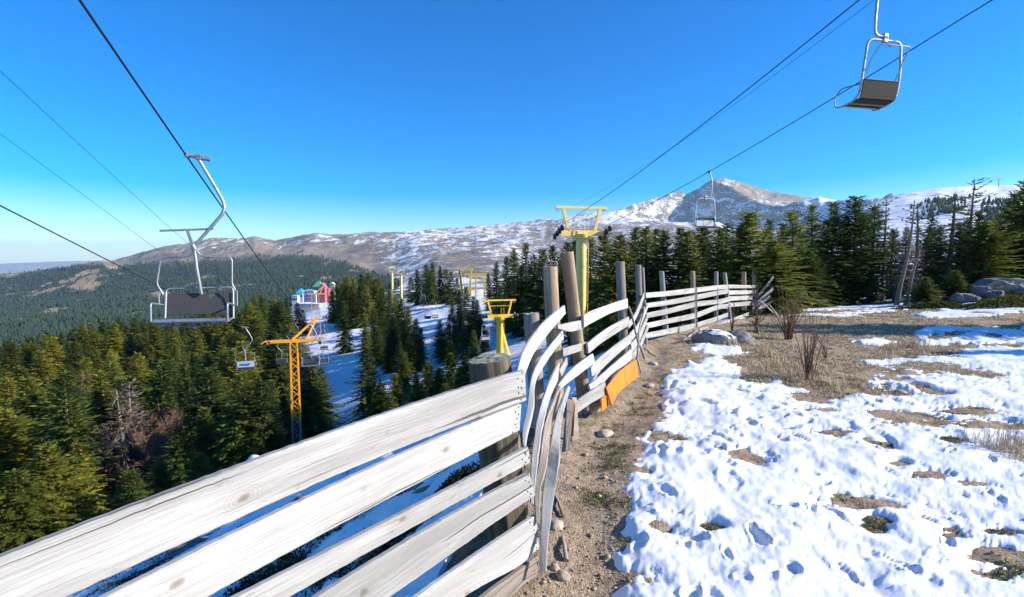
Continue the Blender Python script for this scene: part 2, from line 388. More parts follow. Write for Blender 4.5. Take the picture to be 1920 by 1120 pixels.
LAYERS = [
 (14,  same(1100, 1100, 1095, 1070, 1040, 1005, 955, 910, 865, 815, 770, 715, 655, 610, 604, 602, 592, 584, 575, 570)),
 (24,  same(1060, 1060, 1055, 1030, 1000, 960, 905, 860, 815, 770, 725, 685, 630, 592, 577, 572, 560, 548, 532, 520)),
 (40,  same(960, 948, 940, 930, 912, 882, 832, 780, 745, 705, 670, 640, 602, 574, 562, 555, 545, 530, 515, 505)),
 (65,  same(850, 840, 832, 818, 795, 765, 715, 690, 672, 640, 615, 597, 577, 560, 550, 545, 535, 525, 515, 505)),
 (100, same(730, 722, 712, 702, 684, 664, 640, 626, 605, 582, 570, 565, 560, 550, 543, 536, 526, 516, 510, 500)),
 (150, same(680, 672, 664, 652, 637, 616, 594, 582, 562, 546, 548, 552, 552, 545, 535, 523, 512, 502, 495, 490)),
 (220, same(700, 690, 680, 670, 655, 632, 580, 570, 556, 543, 545, 548, 545, 538, 525, 508, 495, 485, 480, 475)),
 (330, same(705, 695, 685, 678, 665, 622, 569, 561, 553, 548, 545, 545, 540, 530, 512, 490, 470, 462, 460, 455)),
 (500, same(665, 660, 655, 645, 630, 595, 566, 552, 543, 536, 532, 528, 525, 515, 495, 455, 430, 420, 415, 410)),
 (800, same(630, 625, 618, 606, 590, 574, 562, 545, 520, 510, 506, 502, 500, 490, 465, 405, 378, 375, 370, 370)),
 (1100, [(-900, 600), (-300, 598), (0, 590), (150, 580), (300, 566), (450, 552), (600, 538), (700, 525), (760, 515), (820, 498), (900, 488), (960, 486), (1000, 484), (1200, 480), (1350, 472), (1500, 440), (1590, 395), (1640, 376), (1690, 363), (1750, 353), (1800, 350), (1860, 352), (1920, 346), (2300, 345), (2900, 350)]),
 (1600, [(-900, 565), (-300, 562), (0, 550), (150, 536), (300, 522), (450, 505), (600, 498), (700, 500), (750, 492), (820, 474), (900, 468), (1000, 470), (1200, 462), (1350, 450), (1500, 436), (1650, 420), (1800, 410), (1920, 410), (2900, 410)]),
 (2000, [(-900, 540), (-300, 525), (0, 514), (60, 505), (130, 497), (190, 488), (225, 494), (300, 486), (400, 480), (520, 472), (600, 470), (700, 468), (800, 458), (900, 452), (1000, 450), (1200, 438), (1350, 434), (1500, 424), (1650, 400), (1800, 390), (1920, 385), (2900, 385)]),
 (2600, [(-900, 545), (-300, 530), (0, 524), (130, 508), (190, 496), (225, 488), (290, 468), (340, 459), (390, 452), (450, 445), (480, 443), (520, 453), (560, 446), (590, 440), (650, 440), (700, 437), (790, 436), (850, 440), (900, 440), (1000, 434), (1100, 426), (1200, 418), (1300, 420), (1350, 422), (1430, 420), (1500, 408), (1540, 388), (1580, 366), (1615, 352), (1650, 358), (1700, 372), (1800, 385), (2900, 385)]),
 (3200, [(-900, 560), (0, 540), (150, 520), (300, 482), (450, 458), (600, 452), (700, 446), (790, 434), (830, 430), (900, 423), (960, 420), (1040, 411), (1100, 400), (1140, 391), (1180, 388), (1230, 392), (1300, 404), (1350, 400), (1420, 398), (1470, 390), (1500, 376), (1530, 364), (1560, 374), (1650, 384), (1800, 395), (2900, 395)]),
 (3700, [(-900, 570), (0, 550), (150, 530), (300, 500), (450, 480), (600, 470), (800, 452), (960, 440), (1100, 412), (1180, 386), (1220, 374), (1250, 360), (1290, 353), (1330, 350), (1380, 362), (1430, 376), (1500, 385), (1560, 390), (1650, 395), (1800, 400), (2900, 400)]),
 (4100, [(-900, 575), (0, 560), (150, 540), (300, 510), (600, 480), (900, 450), (1100, 425), (1200, 392), (1260, 366), (1310, 345), (1330, 339), (1352, 336), (1390, 345), (1440, 360), (1495, 369), (1540, 376), (1650, 400), (1800, 410), (2900, 410)]),
 (5200, [(-900, 575), (0, 565), (300, 540), (900, 500), (1200, 450), (1350, 420), (1500, 430), (1800, 440), (2900, 440)]),
 (9000, [(-900, 540), (0, 535), (300, 520), (900, 505), (2900, 505)]),
 (16000, [(-900, 500), (-100, 497), (0, 495), (100, 491), (200, 489), (260, 485), (330, 489), (900, 492), (2900, 492)]),
 (19000, [(-900, 520), (0, 515), (900, 510), (2900, 510)]),
]
LD = np.log([l[0] for l in LAYERS])
# cliffs cut into the mountain's west faces: from, to, drop, width, and where the floor rises back (metres)
SCARPS = [(1850, 3250, 1500, 3950, 330, 170, 700, 1300), (1640, 4150, 1330, 4650, 60, 160, 260, 520), (1330, 2050, 1780, 2640, 0, 100, 300, 500), (1560, 1900, 1985, 2960, 150, 190, 420, 800), (2200, 2700, 1960, 3250, 110, 150, 400, 800)]
def loft_py(px, lnd):
    px = np.asarray(px, float); sh = px.shape; px = px.ravel(); q = np.clip(np.asarray(lnd, float).ravel(), LD[0], LD[-1])
    Y = np.stack([np.interp(px, [c[0] for c in L[1]], [c[1] for c in L[1]]) for L in LAYERS], 1)
    h = np.diff(LD); dl = np.diff(Y, axis=1) / h
    m = np.zeros_like(Y); a, b = dl[:, :-1], dl[:, 1:]
    w1, w2 = 2 * h[1:] + h[:-1], h[1:] + 2 * h[:-1]
    ok = a * b > 0
    with np.errstate(divide='ignore', invalid='ignore'):
        hm = (w1 + w2) / (w1 / a + w2 / b)
    m[:, 1:-1] = np.where(ok, np.nan_to_num(hm), 0); m[:, 0] = dl[:, 0]; m[:, -1] = dl[:, -1]
    k = np.clip(np.searchsorted(LD, q, side='right') - 1, 0, len(LD) - 2); r = np.arange(len(q))
    H = h[k]; tt = (q - LD[k]) / H
    y0, y1, m0, m1 = Y[r, k], Y[r, k + 1], m[r, k] * H, m[r, k + 1] * H
    return ((2 * tt**3 - 3 * tt**2 + 1) * y0 + (tt**3 - 2 * tt**2 + tt) * m0 + (-2 * tt**3 + 3 * tt**2) * y1 + (tt**3 - tt**2) * m1).reshape(sh)
def ground(x, y):
    """Height of the bare ground."""
    x = np.asarray(x, float); y = np.asarray(y, float); yy = np.maximum(y, .5)
    lnd = np.log(yy); px = 960 + F * x / yy
    # hills: the photo's layers plus relief
    py = loft_py(px, lnd)
    v = (560 - py) / F; sl = (v * cp - sp) / (cp + v * sp)
    zf = CZ + yy * sl
    amp = sstep(300, 2500, yy)
    zf = zf - 11 * (1 - sstep(640, 780, px)) * sstep(700, 1500, yy) * (1 - sstep(2100, 2350, yy))
    rough = fbm(x / 170, y / 170, 5, 2) * (14 * amp + 3 * sstep(150, 600, yy))
    mt = sstep(2700, 3300, yy) * sstep(1020, 1230, px) * (1 - sstep(1530, 1700, px)) * (1 - sstep(5000, 7000, yy))
    rid = (1 - np.abs(perlin(x / 260 + .25 * y / 260, y / 420, 9)) * 2) * 24 + (1 - np.abs(perlin(x / 95, y / 130, 19)) * 2) * 9
    for (x1, y1, x0, y0, D_, W_, L0_, L1_) in SCARPS:
        dx, dy = x1 - x0, y1 - y0; L_ = math.hypot(dx, dy); dx /= L_; dy /= L_
        wob_ = 45 * fbm(x / 240, y / 240, 3, 55)
        q = (x - x0) * dy - (y - y0) * dx + wob_; tl_ = ((x - x0) * dx + (y - y0) * dy) / L_
        zf = zf - D_ * sstep(0, W_, q) * (1 - sstep(L0_, L1_, q)) * sstep(-.12, .08, tl_) * (1 - sstep(.92, 1.12, tl_))
    zf = zf + rough + mt * (rid - 22) + mt * fbm(x / 42, y / 42, 4, 33) * 9 + fbm(x / 11, y / 11, 3, 30) * .8 * sstep(35, 120, yy) * (1 - sstep(400, 900, yy))
    # near: flat ground up to the fence, then the bank
    s = fence_dist(x, y) - .22
    k = .43 - .17 * sstep(1.5, 6, x)
    drop = np.where(s > 0, np.where(s < 2.2, k * 1.25 * s, k * 1.25 * 2.2 + k * (s - 2.2)), 0)
    zn = .0 - drop + .05 * fbm(x / 2.3, y / 2.3, 3, 5) + .030 * fbm(x / .40, y / .40, 5, 6, .58) * (1 - sstep(8, 20, yy))
    zn = zn + .12 * sstep(0, 6, x - 10) * sstep(8, 16, yy)
    zn = zn + np.where(s > 0, .12 * fbm(x / .8, y / .8, 3, 8) * sstep(0, 1.5, s), 0)
    # shallow rut along the fence foot
    zn = zn - .05 * np.exp(-((s + .55) / .22) ** 2)
    wgt = sstep(math.log(11), math.log(26), lnd)
    return zn * (1 - wgt) + zf * wgt
def gz(x, y): return float(ground(np.array([x]), np.array([y]))[0])

ug = np.unique(np.round(np.concatenate([np.linspace(-2.3, -1.15, 50), np.arange(-1.15, 1.1501, .0030), np.linspace(1.15, 2.3, 50)]), 5))
yg = np.concatenate([np.exp(np.arange(math.log(.9), math.log(34), .0075)), np.exp(np.arange(math.log(34), math.log(420), .0125)), np.exp(np.arange(math.log(420), math.log(19000), .0125)), [19000]])
UU, YY = np.meshgrid(ug, yg); XX = UU * YY
ZZ = ground(XX, YY)
PXX = 960 + F * UU
nu, ny = len(ug), len(yg)
def grid_faces(i0, i1, mask=None):
    i, j = np.meshgrid(np.arange(i0, i1), np.arange(nu - 1), indexing='ij')
    f = np.stack([i * nu + j, i * nu + j + 1, (i + 1) * nu + j + 1, (i + 1) * nu + j], -1).reshape(-1, 4)
    return f
def submesh(name, V, Fc, mat, attrs, smooth=True):
    used = np.unique(Fc); re = np.full(len(V), -1, np.int64); re[used] = np.arange(len(used))
    return np_mesh(name, V[used], re[Fc], mat, smooth, {k: a[used] for k, a in attrs.items()})
VV = np.stack([XX, YY, ZZ], -1).reshape(-1, 3)
FD = fence_dist(XX, YY)
# snow cover on the middle ground and the hills (0..1)
def blob(px, lnd, cx, cd, rx, rd): return np.exp(-((px - cx) / rx) ** 2 - ((lnd - math.log(cd)) / rd) ** 2)
LN = np.log(YY)
run = sstep(-60, 40, PXX - np.interp(LN, np.log([20, 35, 60, 100, 160, 250, 400]), [700, 600, 610, 590, 555, 545, 540]))
run = run * (1 - sstep(-30, 60, PXX - np.interp(LN, np.log([20, 35, 60, 100, 160, 250, 400]), [1500, 1100, 1020, 990, 960, 700, 640])))
cov_mid = .26 + .68 * run + .48 * sstep(1420, 1540, PXX)
cov_mid = cov_mid + .25 * (1 - sstep(12, 30, YY)) * (FD > 0)
cov_far = .37 + .0 * PXX
cov_far = cov_far + .12 * sstep(600, 800, PXX) * (1 - sstep(960, 1060, PXX)) + .28 * sstep(980, 1150, PXX) * sstep(2300, 3000, YY)
cov_far = cov_far - .25 * blob(PXX, LN, 870, 1200, 60, .35) - .24 * sstep(1360, 1400, PXX) * (1 - sstep(1500, 1540, PXX)) * sstep(3600, 3900, YY)
cov_far = cov_far - .14 * sstep(1110, 1160, PXX) * sstep(3000, 3300, YY) * (1 - sstep(1225, 1270, PXX)) - .20 * sstep(1225, 1270, PXX) * (1 - sstep(1480, 1560, PXX)) * sstep(2700, 3100, YY)
cov_far = cov_far + .30 * sstep(1480, 1600, PXX) * sstep(300, 600, YY) * (1 - sstep(1500, 2000, YY))
cov_far = cov_far - .5 * (1 - sstep(620, 760, PXX)) * (1 - sstep(1900, 2300, YY)) * sstep(380, 500, YY)
far_w = sstep(260, 420, YY)
COV = cov_mid * (1 - far_w) + cov_far * far_w
forest_edge = np.interp(PXX, [-900, 0, 150, 300, 450, 600, 700, 745, 760, 3000], [2100, 2100, 2050, 1990, 1950, 1950, 1500, 900, 300, 300])
LIT_far = (1 - sstep(-120, 60, YY - forest_edge)) * (PXX < 760)
def clearings(px, ln, x, y):
    P = np.maximum.reduce([blob(px, ln, cx, cd, rx, rd) for cx, cd, rx, rd in ((165, 1680, 34, .09), (95, 1150, 34, .06), (25, 1000, 26, .05), (280, 880, 170, .05), (430, 760, 120, .06), (300, 1350, 26, .06), (30, 2000, 34, .06), (215, 1960, 18, .05), (540, 430, 60, .12))])
    nat = .40 * sstep(.24, .42, fbm(x / 150, y / 300, 3, 57))
    return np.maximum(P, nat) + .7 * fbm(x / 55, y / 90, 4, 44)
MEAD = np.clip(sstep(.40, .6, clearings(PXX, LN, XX, YY)), 0, 1) * (PXX < 760)
LIT_mid = (1 - run) * (1 - sstep(1450, 1650, PXX)) * sstep(20, 40, YY) * .9
LITT = LIT_mid * (1 - far_w) + LIT_far * far_w * (1 - MEAD)
attrs = {'snowcov': COV.ravel(), 'litter': LITT.ravel(), 'meadow': MEAD.ravel()}
iy = int(np.searchsorted(yg, 330))
near_m = sstep(9, 14, YY) + (FD > 3) * .0
attrs_g = {'snowcov': np.where((YY < 30) & (FD < 1.5), -1, COV).ravel() , 'litter': LITT.ravel()}
g_ = link('ground', submesh('ground', VV, grid_faces(0, iy), M['soil'], attrs_g)); tag(g_, kind='structure')
g_ = link('hills', submesh('hills', VV, grid_faces(iy, ny - 1), M['hill'], attrs)); tag(g_, kind='structure')

# ------------------------------------------------------------------ snow lying on the near ground
def poly_xy(pts): return np.array([[W(a, b, 1).x / 1, 0] for a, b in pts])
def to_ground(px, py):               # photo pixel -> flat near ground
    r = ray(px, py); k = CZ / -r.z; return (r.x * k, r.y * k)
SNOW = [
 [(1150, 1500), (1140, 1120), (1150, 1095), (1215, 1070), (1140, 1042), (1195, 1005), (1160, 990), (1180, 945), (1172, 900), (1205, 868), (1190, 835), (1215, 800), (1240, 770), (1238, 705), (1290, 690), (1315, 672), (1360, 676), (1395, 700), (1470, 708), (1490, 722), (1560, 745), (1640, 735), (1650, 700), (1600, 690), (1660, 668), (1760, 672), (1800, 655), (1920, 645), (2500, 640), (4200, 1000), (4200, 1500)],
 [(1290, 657), (1310, 646), (1340, 648), (1420, 660), (1400, 668), (1350, 666)],
 [(1700, 645), (1780, 628), (1920, 612), (2400, 600), (2400, 640), (1920, 644)],
 [(1680, 622), (1800, 612), (1860, 618), (1720, 632)],
 [(1700, 590), (1780, 583), (1920, 578), (2400, 560), (2400, 592), (1920, 596), (1760, 600)],
 [(1600, 640), (1650, 634), (1680, 640), (1640, 646)],
 [(1490, 588), (1570, 586), (1600, 590), (1540, 592)],
 [(1545, 584), (1640, 574), (1700, 569), (1790, 572), (1700, 583), (1600, 589)],
 [(1740, 587), (1800, 575), (1900, 561), (2200, 552), (2200, 578), (1920, 574), (1800, 583)],
 [(1470, 576), (1540, 568), (1600, 558), (1720, 554), (1700, 566), (1600, 572)],
]
SNOWXY = [np.array([to_ground(*p) for p in poly]) for poly in SNOW]
def poly_sd(x, y, P):
    best = np.full(x.shape, 1e9); inside = np.zeros(x.shape, bool)
    for (ax, ay), (bx, by) in zip(P, np.roll(P, -1, 0)):
        dx, dy = bx - ax, by - ay
        tt = np.clip(((x - ax) * dx + (y - ay) * dy) / (dx * dx + dy * dy + 1e-9), 0, 1)
        best = np.minimum(best, np.hypot(x - ax - tt * dx, y - ay - tt * dy))
        cond = ((ay > y) != (by > y))
        with np.errstate(divide='ignore', invalid='ignore'):
            xi = (bx - ax) * (y - ay) / (by - ay) + ax
        inside ^= cond & (x < xi)
    return np.where(inside, best, -best)
BARE = [(1605, 937, .30, .10), (1655, 940, .2, .07), (1700, 785, .55, .25), (1402, 856, .2, .13), (1250, 818, .26, .12), (1660, 735, .5, .15), (1810, 770, .5, .18), (1860, 800, .5, .2), (1885, 1040, .24, .1), (1880, 1075, .2, .06), (1640, 970, .12, .05),
        (1340, 990, .09, .05), (1790, 990, .10, .04), (1870, 993, .14, .06), (1790, 1000, .1, .04), (1235, 985, .10, .06), (1600, 690, .8, .35), (1740, 690, .9, .4), (1830, 700, .6, .2), (1560, 812, .25, .1), (1480, 806, .1, .05), (1745, 890, .18, .06), (1420, 710, .35, .25), (1520, 745, .35, .2), (1640, 985, .13, .05), (1540, 770, .2, .08), (1690, 700, .4, .2), (1790, 830, .2, .08), (1350, 845, .08, .05), (1690, 870, .12, .05), (1820, 905, .15, .05), (1580, 925, .1, .04)]
iN = int(np.searchsorted(yg, 30))
xs, ys = XX[:iN], YY[:iN]
msk = (UU[:iN] > -.35)
sdm = np.full(xs.shape, -1e3)
for P in SNOWXY: sdm = np.maximum(sdm, poly_sd(xs, ys, P))
sc = np.clip(ys / 5.0, .6, 3)
field = sdm + .27 * sc * fbm(xs / (.55 * sc), ys / (.8 * sc), 4, 12) + .15 * sc * fbm(xs / .16, ys / .2, 3, 15)
field += .35 * sstep(5, 12, ys) * fbm(xs / 1.4, ys / 1.4, 3, 61)
for a, b, rx, ry in BARE:
    cx, cy = to_ground(a, b); ex = 1.0 * fbm(xs / .17, ys / .17, 4, 77, .62)
    rx, ry = rx * .66, ry * .62; q = ((xs - cx) / rx) ** 2 + ((ys - cy) / (ry * 1.7)) ** 2
    field = np.minimum(field, .20 * (np.sqrt(q) - 1) + .15 * ex)
field = np.minimum(field, .8 * (-FD[:iN] - .25))
# random thin spots, more of them farther off
field = np.minimum(field, .5 * (.60 + 1.2 * (1 - sstep(4, 7, ys)) - .55 * fbm(xs / .5, ys / .55, 3, 27) - .6 * fbm(xs / 1.6, ys / 1.6, 2, 29)) )
field = np.minimum(field, .9 * (.62 - fbm(xs / .9, ys / 1.1, 4, 25) - .22 * sstep(4, 9, ys)))
# behind the fence
bk = (FD[:iN] > .5) * (.30 + fbm(xs / 1.1, ys / 1.1, 4, 33) * 1.0 - .35 * sstep(1.5, 12, FD[:iN]) * 0)
field = np.where(FD[:iN] > .2, np.minimum(bk, FD[:iN] * .4), field)
T = .036 * (1 - np.exp(-np.clip(field, 0, None) / .13)) + np.where(field < 0, np.maximum(field * .35, -.12), 0)
und = .014 * fbm(xs / .42, ys / .42, 3, 40) + .026 * fbm(xs / 1.1, ys / 1.1, 2, 42) + .0045 * fbm(xs / .15, ys / .13, 3, 43) + .0025 * fbm(xs / .05, ys / .05, 2, 46)
T = T + und * sstep(0, .12, field)
# footprints and melt hollows
pr = np.random.default_rng(21)
Zs = np.zeros_like(T)
for k in range(640):
    if k < 260: cy = 2.0 + 5.0 * pr.random() ** 1.1; cx = -.1 + (cy * 1.15 + .4) * pr.random()
    else: cy = 4 + 12 * pr.random(); cx = 1 + (cy * 1.15 - .5) * pr.random()
    L = pr.uniform(.035, .115) * (1 + .35 * (pr.random() < .15)); wd = L * pr.uniform(.38, .75); th = pr.choice([pr.uniform(-.5, .5), pr.uniform(1.0, 2.2)]); dp = pr.uniform(.010, .032)
    i0, i1 = np.searchsorted(yg, [cy - .6, cy + .6]); i1 = min(i1, iN)
    j0, j1 = np.searchsorted(ug, [(cx - .6) / cy - .06, (cx + .6) / cy + .06])
    dx, dy = xs[i0:i1, j0:j1] - cx, ys[i0:i1, j0:j1] - cy
    a = dx * math.cos(th) + dy * math.sin(th); b = -dx * math.sin(th) + dy * math.cos(th)
    q = np.sqrt(np.maximum((a / L) ** 2 + (b / wd) ** 2 + .22 * np.sin(a / L * 3 + k) + .2 * np.sin(b / wd * 2.3 + a / L + k * 2), 0))
    q = np.nan_to_num(q); hs_ = 1 if k % 2 else -1
    q2 = np.sqrt(((a - hs_ * L * 1.15) / (L * .55)) ** 2 + ((b - .2 * wd) / (wd * .8)) ** 2) + .12 * np.sin(a / L * 5 + b / wd * 3 + k); q = np.minimum(q, np.where(k % 3 > 0, q2, 9)) + .18 * fbm((a + k) / .045, b / .045, 2, 88)
    Zs[i0:i1, j0:j1] -= dp * (1 - sstep(.35, 1.2, q)) - .008 * np.exp(-((q - 1.25) / .2) ** 2)
T = T + np.maximum(Zs, -.085) * sstep(.0, .1, field) * .95
T = np.where((field > .03) & (T < .012), .012 + .004 * fbm(xs / .05, ys / .05, 2, 50), T)
Vs = np.stack([xs, ys, ZZ[:iN] + T], -1).reshape(-1, 3)
fs = grid_faces(0, iN - 1); tv = T.ravel(); fv = msk.ravel() | (FD[:iN].ravel() > 0)
keep = (tv[fs] > -.015).any(1) & fv[fs].all(1)
o = link('snow', submesh('snow', Vs, fs[keep], M['snow'], {}))
tag(o, kind='structure')
def snow_z(x, y):
    j = int(np.clip(np.searchsorted(ug, x / y), 0, nu - 1)); i = int(np.clip(np.searchsorted(yg, y), 0, iN - 1))
    return float(ZZ[i, j] + max(T[i, j], 0))
def is_snow(x, y):
    j = int(np.clip(np.searchsorted(ug, x / y), 0, nu - 1)); i = int(np.clip(np.searchsorted(yg, y), 0, iN - 1))
    return field[i, j] > 0
# ------------------------------------------------------------------ apron of ground under and behind the viewer
ax_, ay_ = np.meshgrid(np.linspace(-40, 40, 81), np.concatenate([np.linspace(-30, -2, 15), np.linspace(-1, .93, 12)]))
inside_fan = (np.abs(ax_) < 2.28 * ay_)
az_ = ground(ax_, np.maximum(ay_, .55)) ; sfd = fence_dist(ax_, ay_) - .22
az_ = np.where(sfd > 0, -np.minimum(.5 * sfd, 1.1) - .3 * np.maximum(sfd - 2.2, 0), .02) - .03
na = ax_.shape[1]; ii, jj = np.meshgrid(np.arange(ax_.shape[0] - 1), np.arange(na - 1), indexing='ij')
af = np.stack([ii * na + jj, ii * na + jj + 1, (ii + 1) * na + jj + 1, (ii + 1) * na + jj], -1).reshape(-1, 4)
o = link('ground', np_mesh('ground_behind', np.stack([ax_, ay_, az_], -1).reshape(-1, 3), af, M['soil'], True, {'snowcov': np.full(ax_.size, .5), 'litter': np.zeros(ax_.size)}))
tag(o, kind='structure')

# ------------------------------------------------------------------ fence
def rail(name, stations, parent, mat, thk=.024, jag=0.0, step=.05, nails=(), depth_back=True, wob=.0007):
    """A board along stations [(P_top, P_bottom)], each a 3D point; the face runs through them, the thickness goes away from the viewer."""
    tops = [Vector(a) for a, b in stations]; bots = [Vector(b) for a, b in stations]
    TT, BB = [], []
    n = len(tops)
    def cr(p, i, t):
        p0, p1, p2, p3 = p[max(i - 1, 0)], p[i], p[i + 1], p[min(i + 2, n - 1)]
        return .5 * ((2 * p1) + (p2 - p0) * t + (2 * p0 - 5 * p1 + 4 * p2 - p3) * t * t + (-p0 + 3 * p1 - 3 * p2 + p3) * t ** 3)
    for i in range(n - 1):
        k = max(2, int((tops[i + 1] - tops[i]).length / step)); k = min(k, 40)
        for q in range(k): TT.append(cr(tops, i, q / k)); BB.append(cr(bots, i, q / k))
    TT.append(tops[-1]); BB.append(bots[-1])
    mid = [(a + b) / 2 for a, b in zip(TT, BB)]; N = len(TT); L = 0; u0 = rnd.uniform(0, 30); v0 = rnd.uniform(0, 9)
    vs = []; us = []; prof = []
    for i in range(N):
        if i: L += (mid[i] - mid[i - 1]).length
        t = (mid[min(i + 1, N - 1)] - mid[max(i - 1, 0)]).normalized(); up = (TT[i] - BB[i]); h = up.length; up = up.normalized()
        nn = t.cross(up).normalized()
        if nn.dot(mid[i] - camo.location) < 0: nn = -nn
        e = (0 if 0 < i < N - 1 else jag)
        a = TT[i] + up * rnd.gauss(0, wob); b = BB[i] + up * rnd.gauss(0, wob); c = min(.004, thk * .2)
        prof_pts = [a - up * c, a + nn * c, a + nn * (thk - c), a - up * c + nn * thk, b + up * c + nn * thk, b + nn * (thk - c), b + nn * c, b + up * c]
        if jag and i in (0, N - 1):
            s_ = -1 if i == 0 else 1
            prof_pts = [p + t * (s_ * rnd.uniform(-jag, jag)) for p in prof_pts]
        vs += prof_pts; us.append(u0 + L)
        prof = [h, h + .004, h + .024, h + .028, 2 * h, 2 * h + .02, -.004, 0]
    mb = MB(); fs = []; uvs = []
    vv = [prof[0], prof[1], prof[2], prof[3], prof[3] + prof[0], prof[3] + prof[0] + .01, prof[3] + prof[0] + .02, prof[3] + prof[0] + .03]
    for i in range(N - 1):
        for k in range(8):
            k2 = (k + 1) % 8
            fs.append((i * 8 + k, i * 8 + k2, (i + 1) * 8 + k2, (i + 1) * 8 + k))
            va, vb = (vv[k], vv[k2]) if k < 7 else (0, prof[0])
            if k == 7: va, vb = 0, prof[0]
            uvs.append([(us[i], v0 + va), (us[i], v0 + vb), (us[i + 1], v0 + vb), (us[i + 1], v0 + va)])
    fs.append(tuple(range(8))[::-1]); uvs.append([(us[0] + .01 * k, v0 + .02 * k) for k in range(8)])
    fs.append(tuple((N - 1) * 8 + k for k in range(8))); uvs.append([(us[-1] + .01 * k, v0 + .02 * k) for k in range(8)])
    mb.add(vs, fs, 0, False, uvs)
    for (end, k) in nails:
        i = 2 if end == 0 else N - 3
        up = (TT[i] - BB[i]); t = (mid[i + 1] - mid[i]).normalized(); nn = t.cross(up).normalized()
        if nn.dot(mid[i] - camo.location) < 0: nn = -nn
        for q in range(k):
            p = BB[i] + up * ((q + .5 + rnd.uniform(-.2, .2)) / k) + t * rnd.uniform(-.035, .03)
            mb.tube([p - nn * .0022, p + nn * .004], rnd.uniform(.0032, .0048), 6, 1)
    return mb.build(name, [mat, M['nail']], parent)
def post(name, top, bot, r0, r1, parent, mat, seg=18, topmat=None, rough=.05, rag=.0):
    top, bot = Vector(top), Vector(bot); ax = (bot - top); L = ax.length; ax.normalize()
    ex = ax.cross(Vector((0, 1, 0))).normalized(); ey = ax.cross(ex); rows = max(4, int(L / .12)); vs = []; fs = []; uvs = []
    ph = rnd.uniform(0, 50)
    for i in range(rows + 1):
        t = i / rows; r = r0 + (r1 - r0) * t; p = top.lerp(bot, t)
        for k in range(seg):
            a = 2 * math.pi * k / seg
            rr = r * (1 + rough * float(perlin(np.array([2.2 * math.cos(a) + ph]), np.array([2.2 * math.sin(a) + t * L * .8]), 3)[0]) + (.03 * math.sin(5 * a + ph)))
            q = p + ex * (rr * math.cos(a)) + ey * (rr * math.sin(a))
            if i == 0: q += -ax * rnd.uniform(-rag, rag)
            vs.append(q)
    u0 = rnd.uniform(0, 20)
    for i in range(rows):
        for k in range(seg):
            k2 = (k + 1) % seg
            fs.append((i * seg + k, i * seg + k2, (i + 1) * seg + k2, (i + 1) * seg + k))
            a, b = k / seg * 2 * math.pi * r0, (k + 1) / seg * 2 * math.pi * r0; l0, l1 = u0 + i / rows * L, u0 + (i + 1) / rows * L
            uvs.append([(l0, a), (l0, b), (l1, b), (l1, a)])
    mb = MB().add(vs, fs, 0, True, uvs)
    cz = top - ax * .006
    cv = vs[:seg]; cf = []
    for ri, fr in enumerate((.86, .62, .38, .16)):
        cv = cv + [top.lerp(vs[k], fr) + ax * (r0 * .10 * float(perlin(np.array([fr * math.cos(6.283 * k / seg) * 2.6 + ph]), np.array([fr * math.sin(6.283 * k / seg) * 2.6]), 5)[0]) - r0 * .03 * (1 - fr)) for k in range(seg)]
        cf += [(ri * seg + k, (ri + 1) * seg + k, (ri + 1) * seg + (k + 1) % seg, ri * seg + (k + 1) % seg) for k in range(seg)]
    cv = cv + [cz]; cf += [(4 * seg + k, 5 * seg, 4 * seg + (k + 1) % seg) for k in range(seg)]
    mb.add(cv, [f[::-1] for f in cf], 1 if topmat else 0)
    return mb.build(name, [mat] + ([topmat] if topmat else []), parent)
FA, FB = (.06, 2.44), (-1.08, 1.0)
fence1 = thing('snow_fence', 'near panel of wide white weathered boards nailed to a mossy cut stump post', 'fence', (.06, 2.5, gz(.2, 2.5)), 0, 'sections of the weathered board fence')
def inv(o, P): return P - Vector(o.location)
def near_rail(rows, mat, jag=.006, nl=((1, 7),)):
    T_ = [on_plane(px, a, FA, FB) for (px, a, px2, b) in rows]; B_ = [on_plane(px2, b, FA, FB) for (px, a, px2, b) in rows]
    def straight(pts):                       # a sawn board: the measured edge smoothed to a line with a slight bow
        sx = [math.hypot(p.x - FA[0], p.y - FA[1]) for p in pts]; c = np.polyfit(sx, [p.z for p in pts], 2 if len(pts) > 3 else 1)
        return [Vector((p.x, p.y, float(np.polyval(c, q)))) for p, q in zip(pts, sx)]
    st = [(inv(fence1, a), inv(fence1, b)) for a, b in zip(straight(T_), straight(B_))]
    # the viewer is the origin of the side test, so shift it along
    rail('rail', st, fence1, mat, .026, jag, .02, nl)
_cl = camo.location.copy()
class _Shift:
    pass
def with_origin(o): camo.location = _cl - Vector(o.location)
def end_origin(): camo.location = _cl
with_origin(fence1)
A = [(-230, 1152, -230, 1300), (0, 1033, 0, 1172), (300, 927, 300, 1037), (640, 809, 640, 892), (840, 739, 840, 806), (940, 706, 942, 768), (983, 694, 986, 752)]
near_rail(A, M['rail'])
near_rail([(-60, 1246, -60, 1370), (210, 1119, 210, 1218), (400, 1023, 400, 1118), (587, 930, 587, 1013), (738, 860, 738, 926), (860, 803, 862, 869), (930, 775, 935, 832), (976, 760, 975, 804)], M['rail'])
near_rail([(200, 1244, 200, 1320), (450, 1118, 450, 1172), (623, 1029, 623, 1072), (707, 988, 720, 1020), (800, 940, 807, 975), (897, 892, 903, 922), (992, 836, 993, 867)], M['rail'])
near_rail([(380, 1258, 400, 1340), (617, 1118, 617, 1196), (733, 1027, 740, 1118), (843, 967, 877, 1018), (900, 940, 920, 985), (992, 887, 1003, 932)], M['rail'])
near_rail([(600, 1262, 640, 1325), (790, 1118, 800, 1168), (837, 1082, 890, 1112), (917, 1020, 973, 1057), (1005, 970, 1010, 1033)], M['rail'], .012)
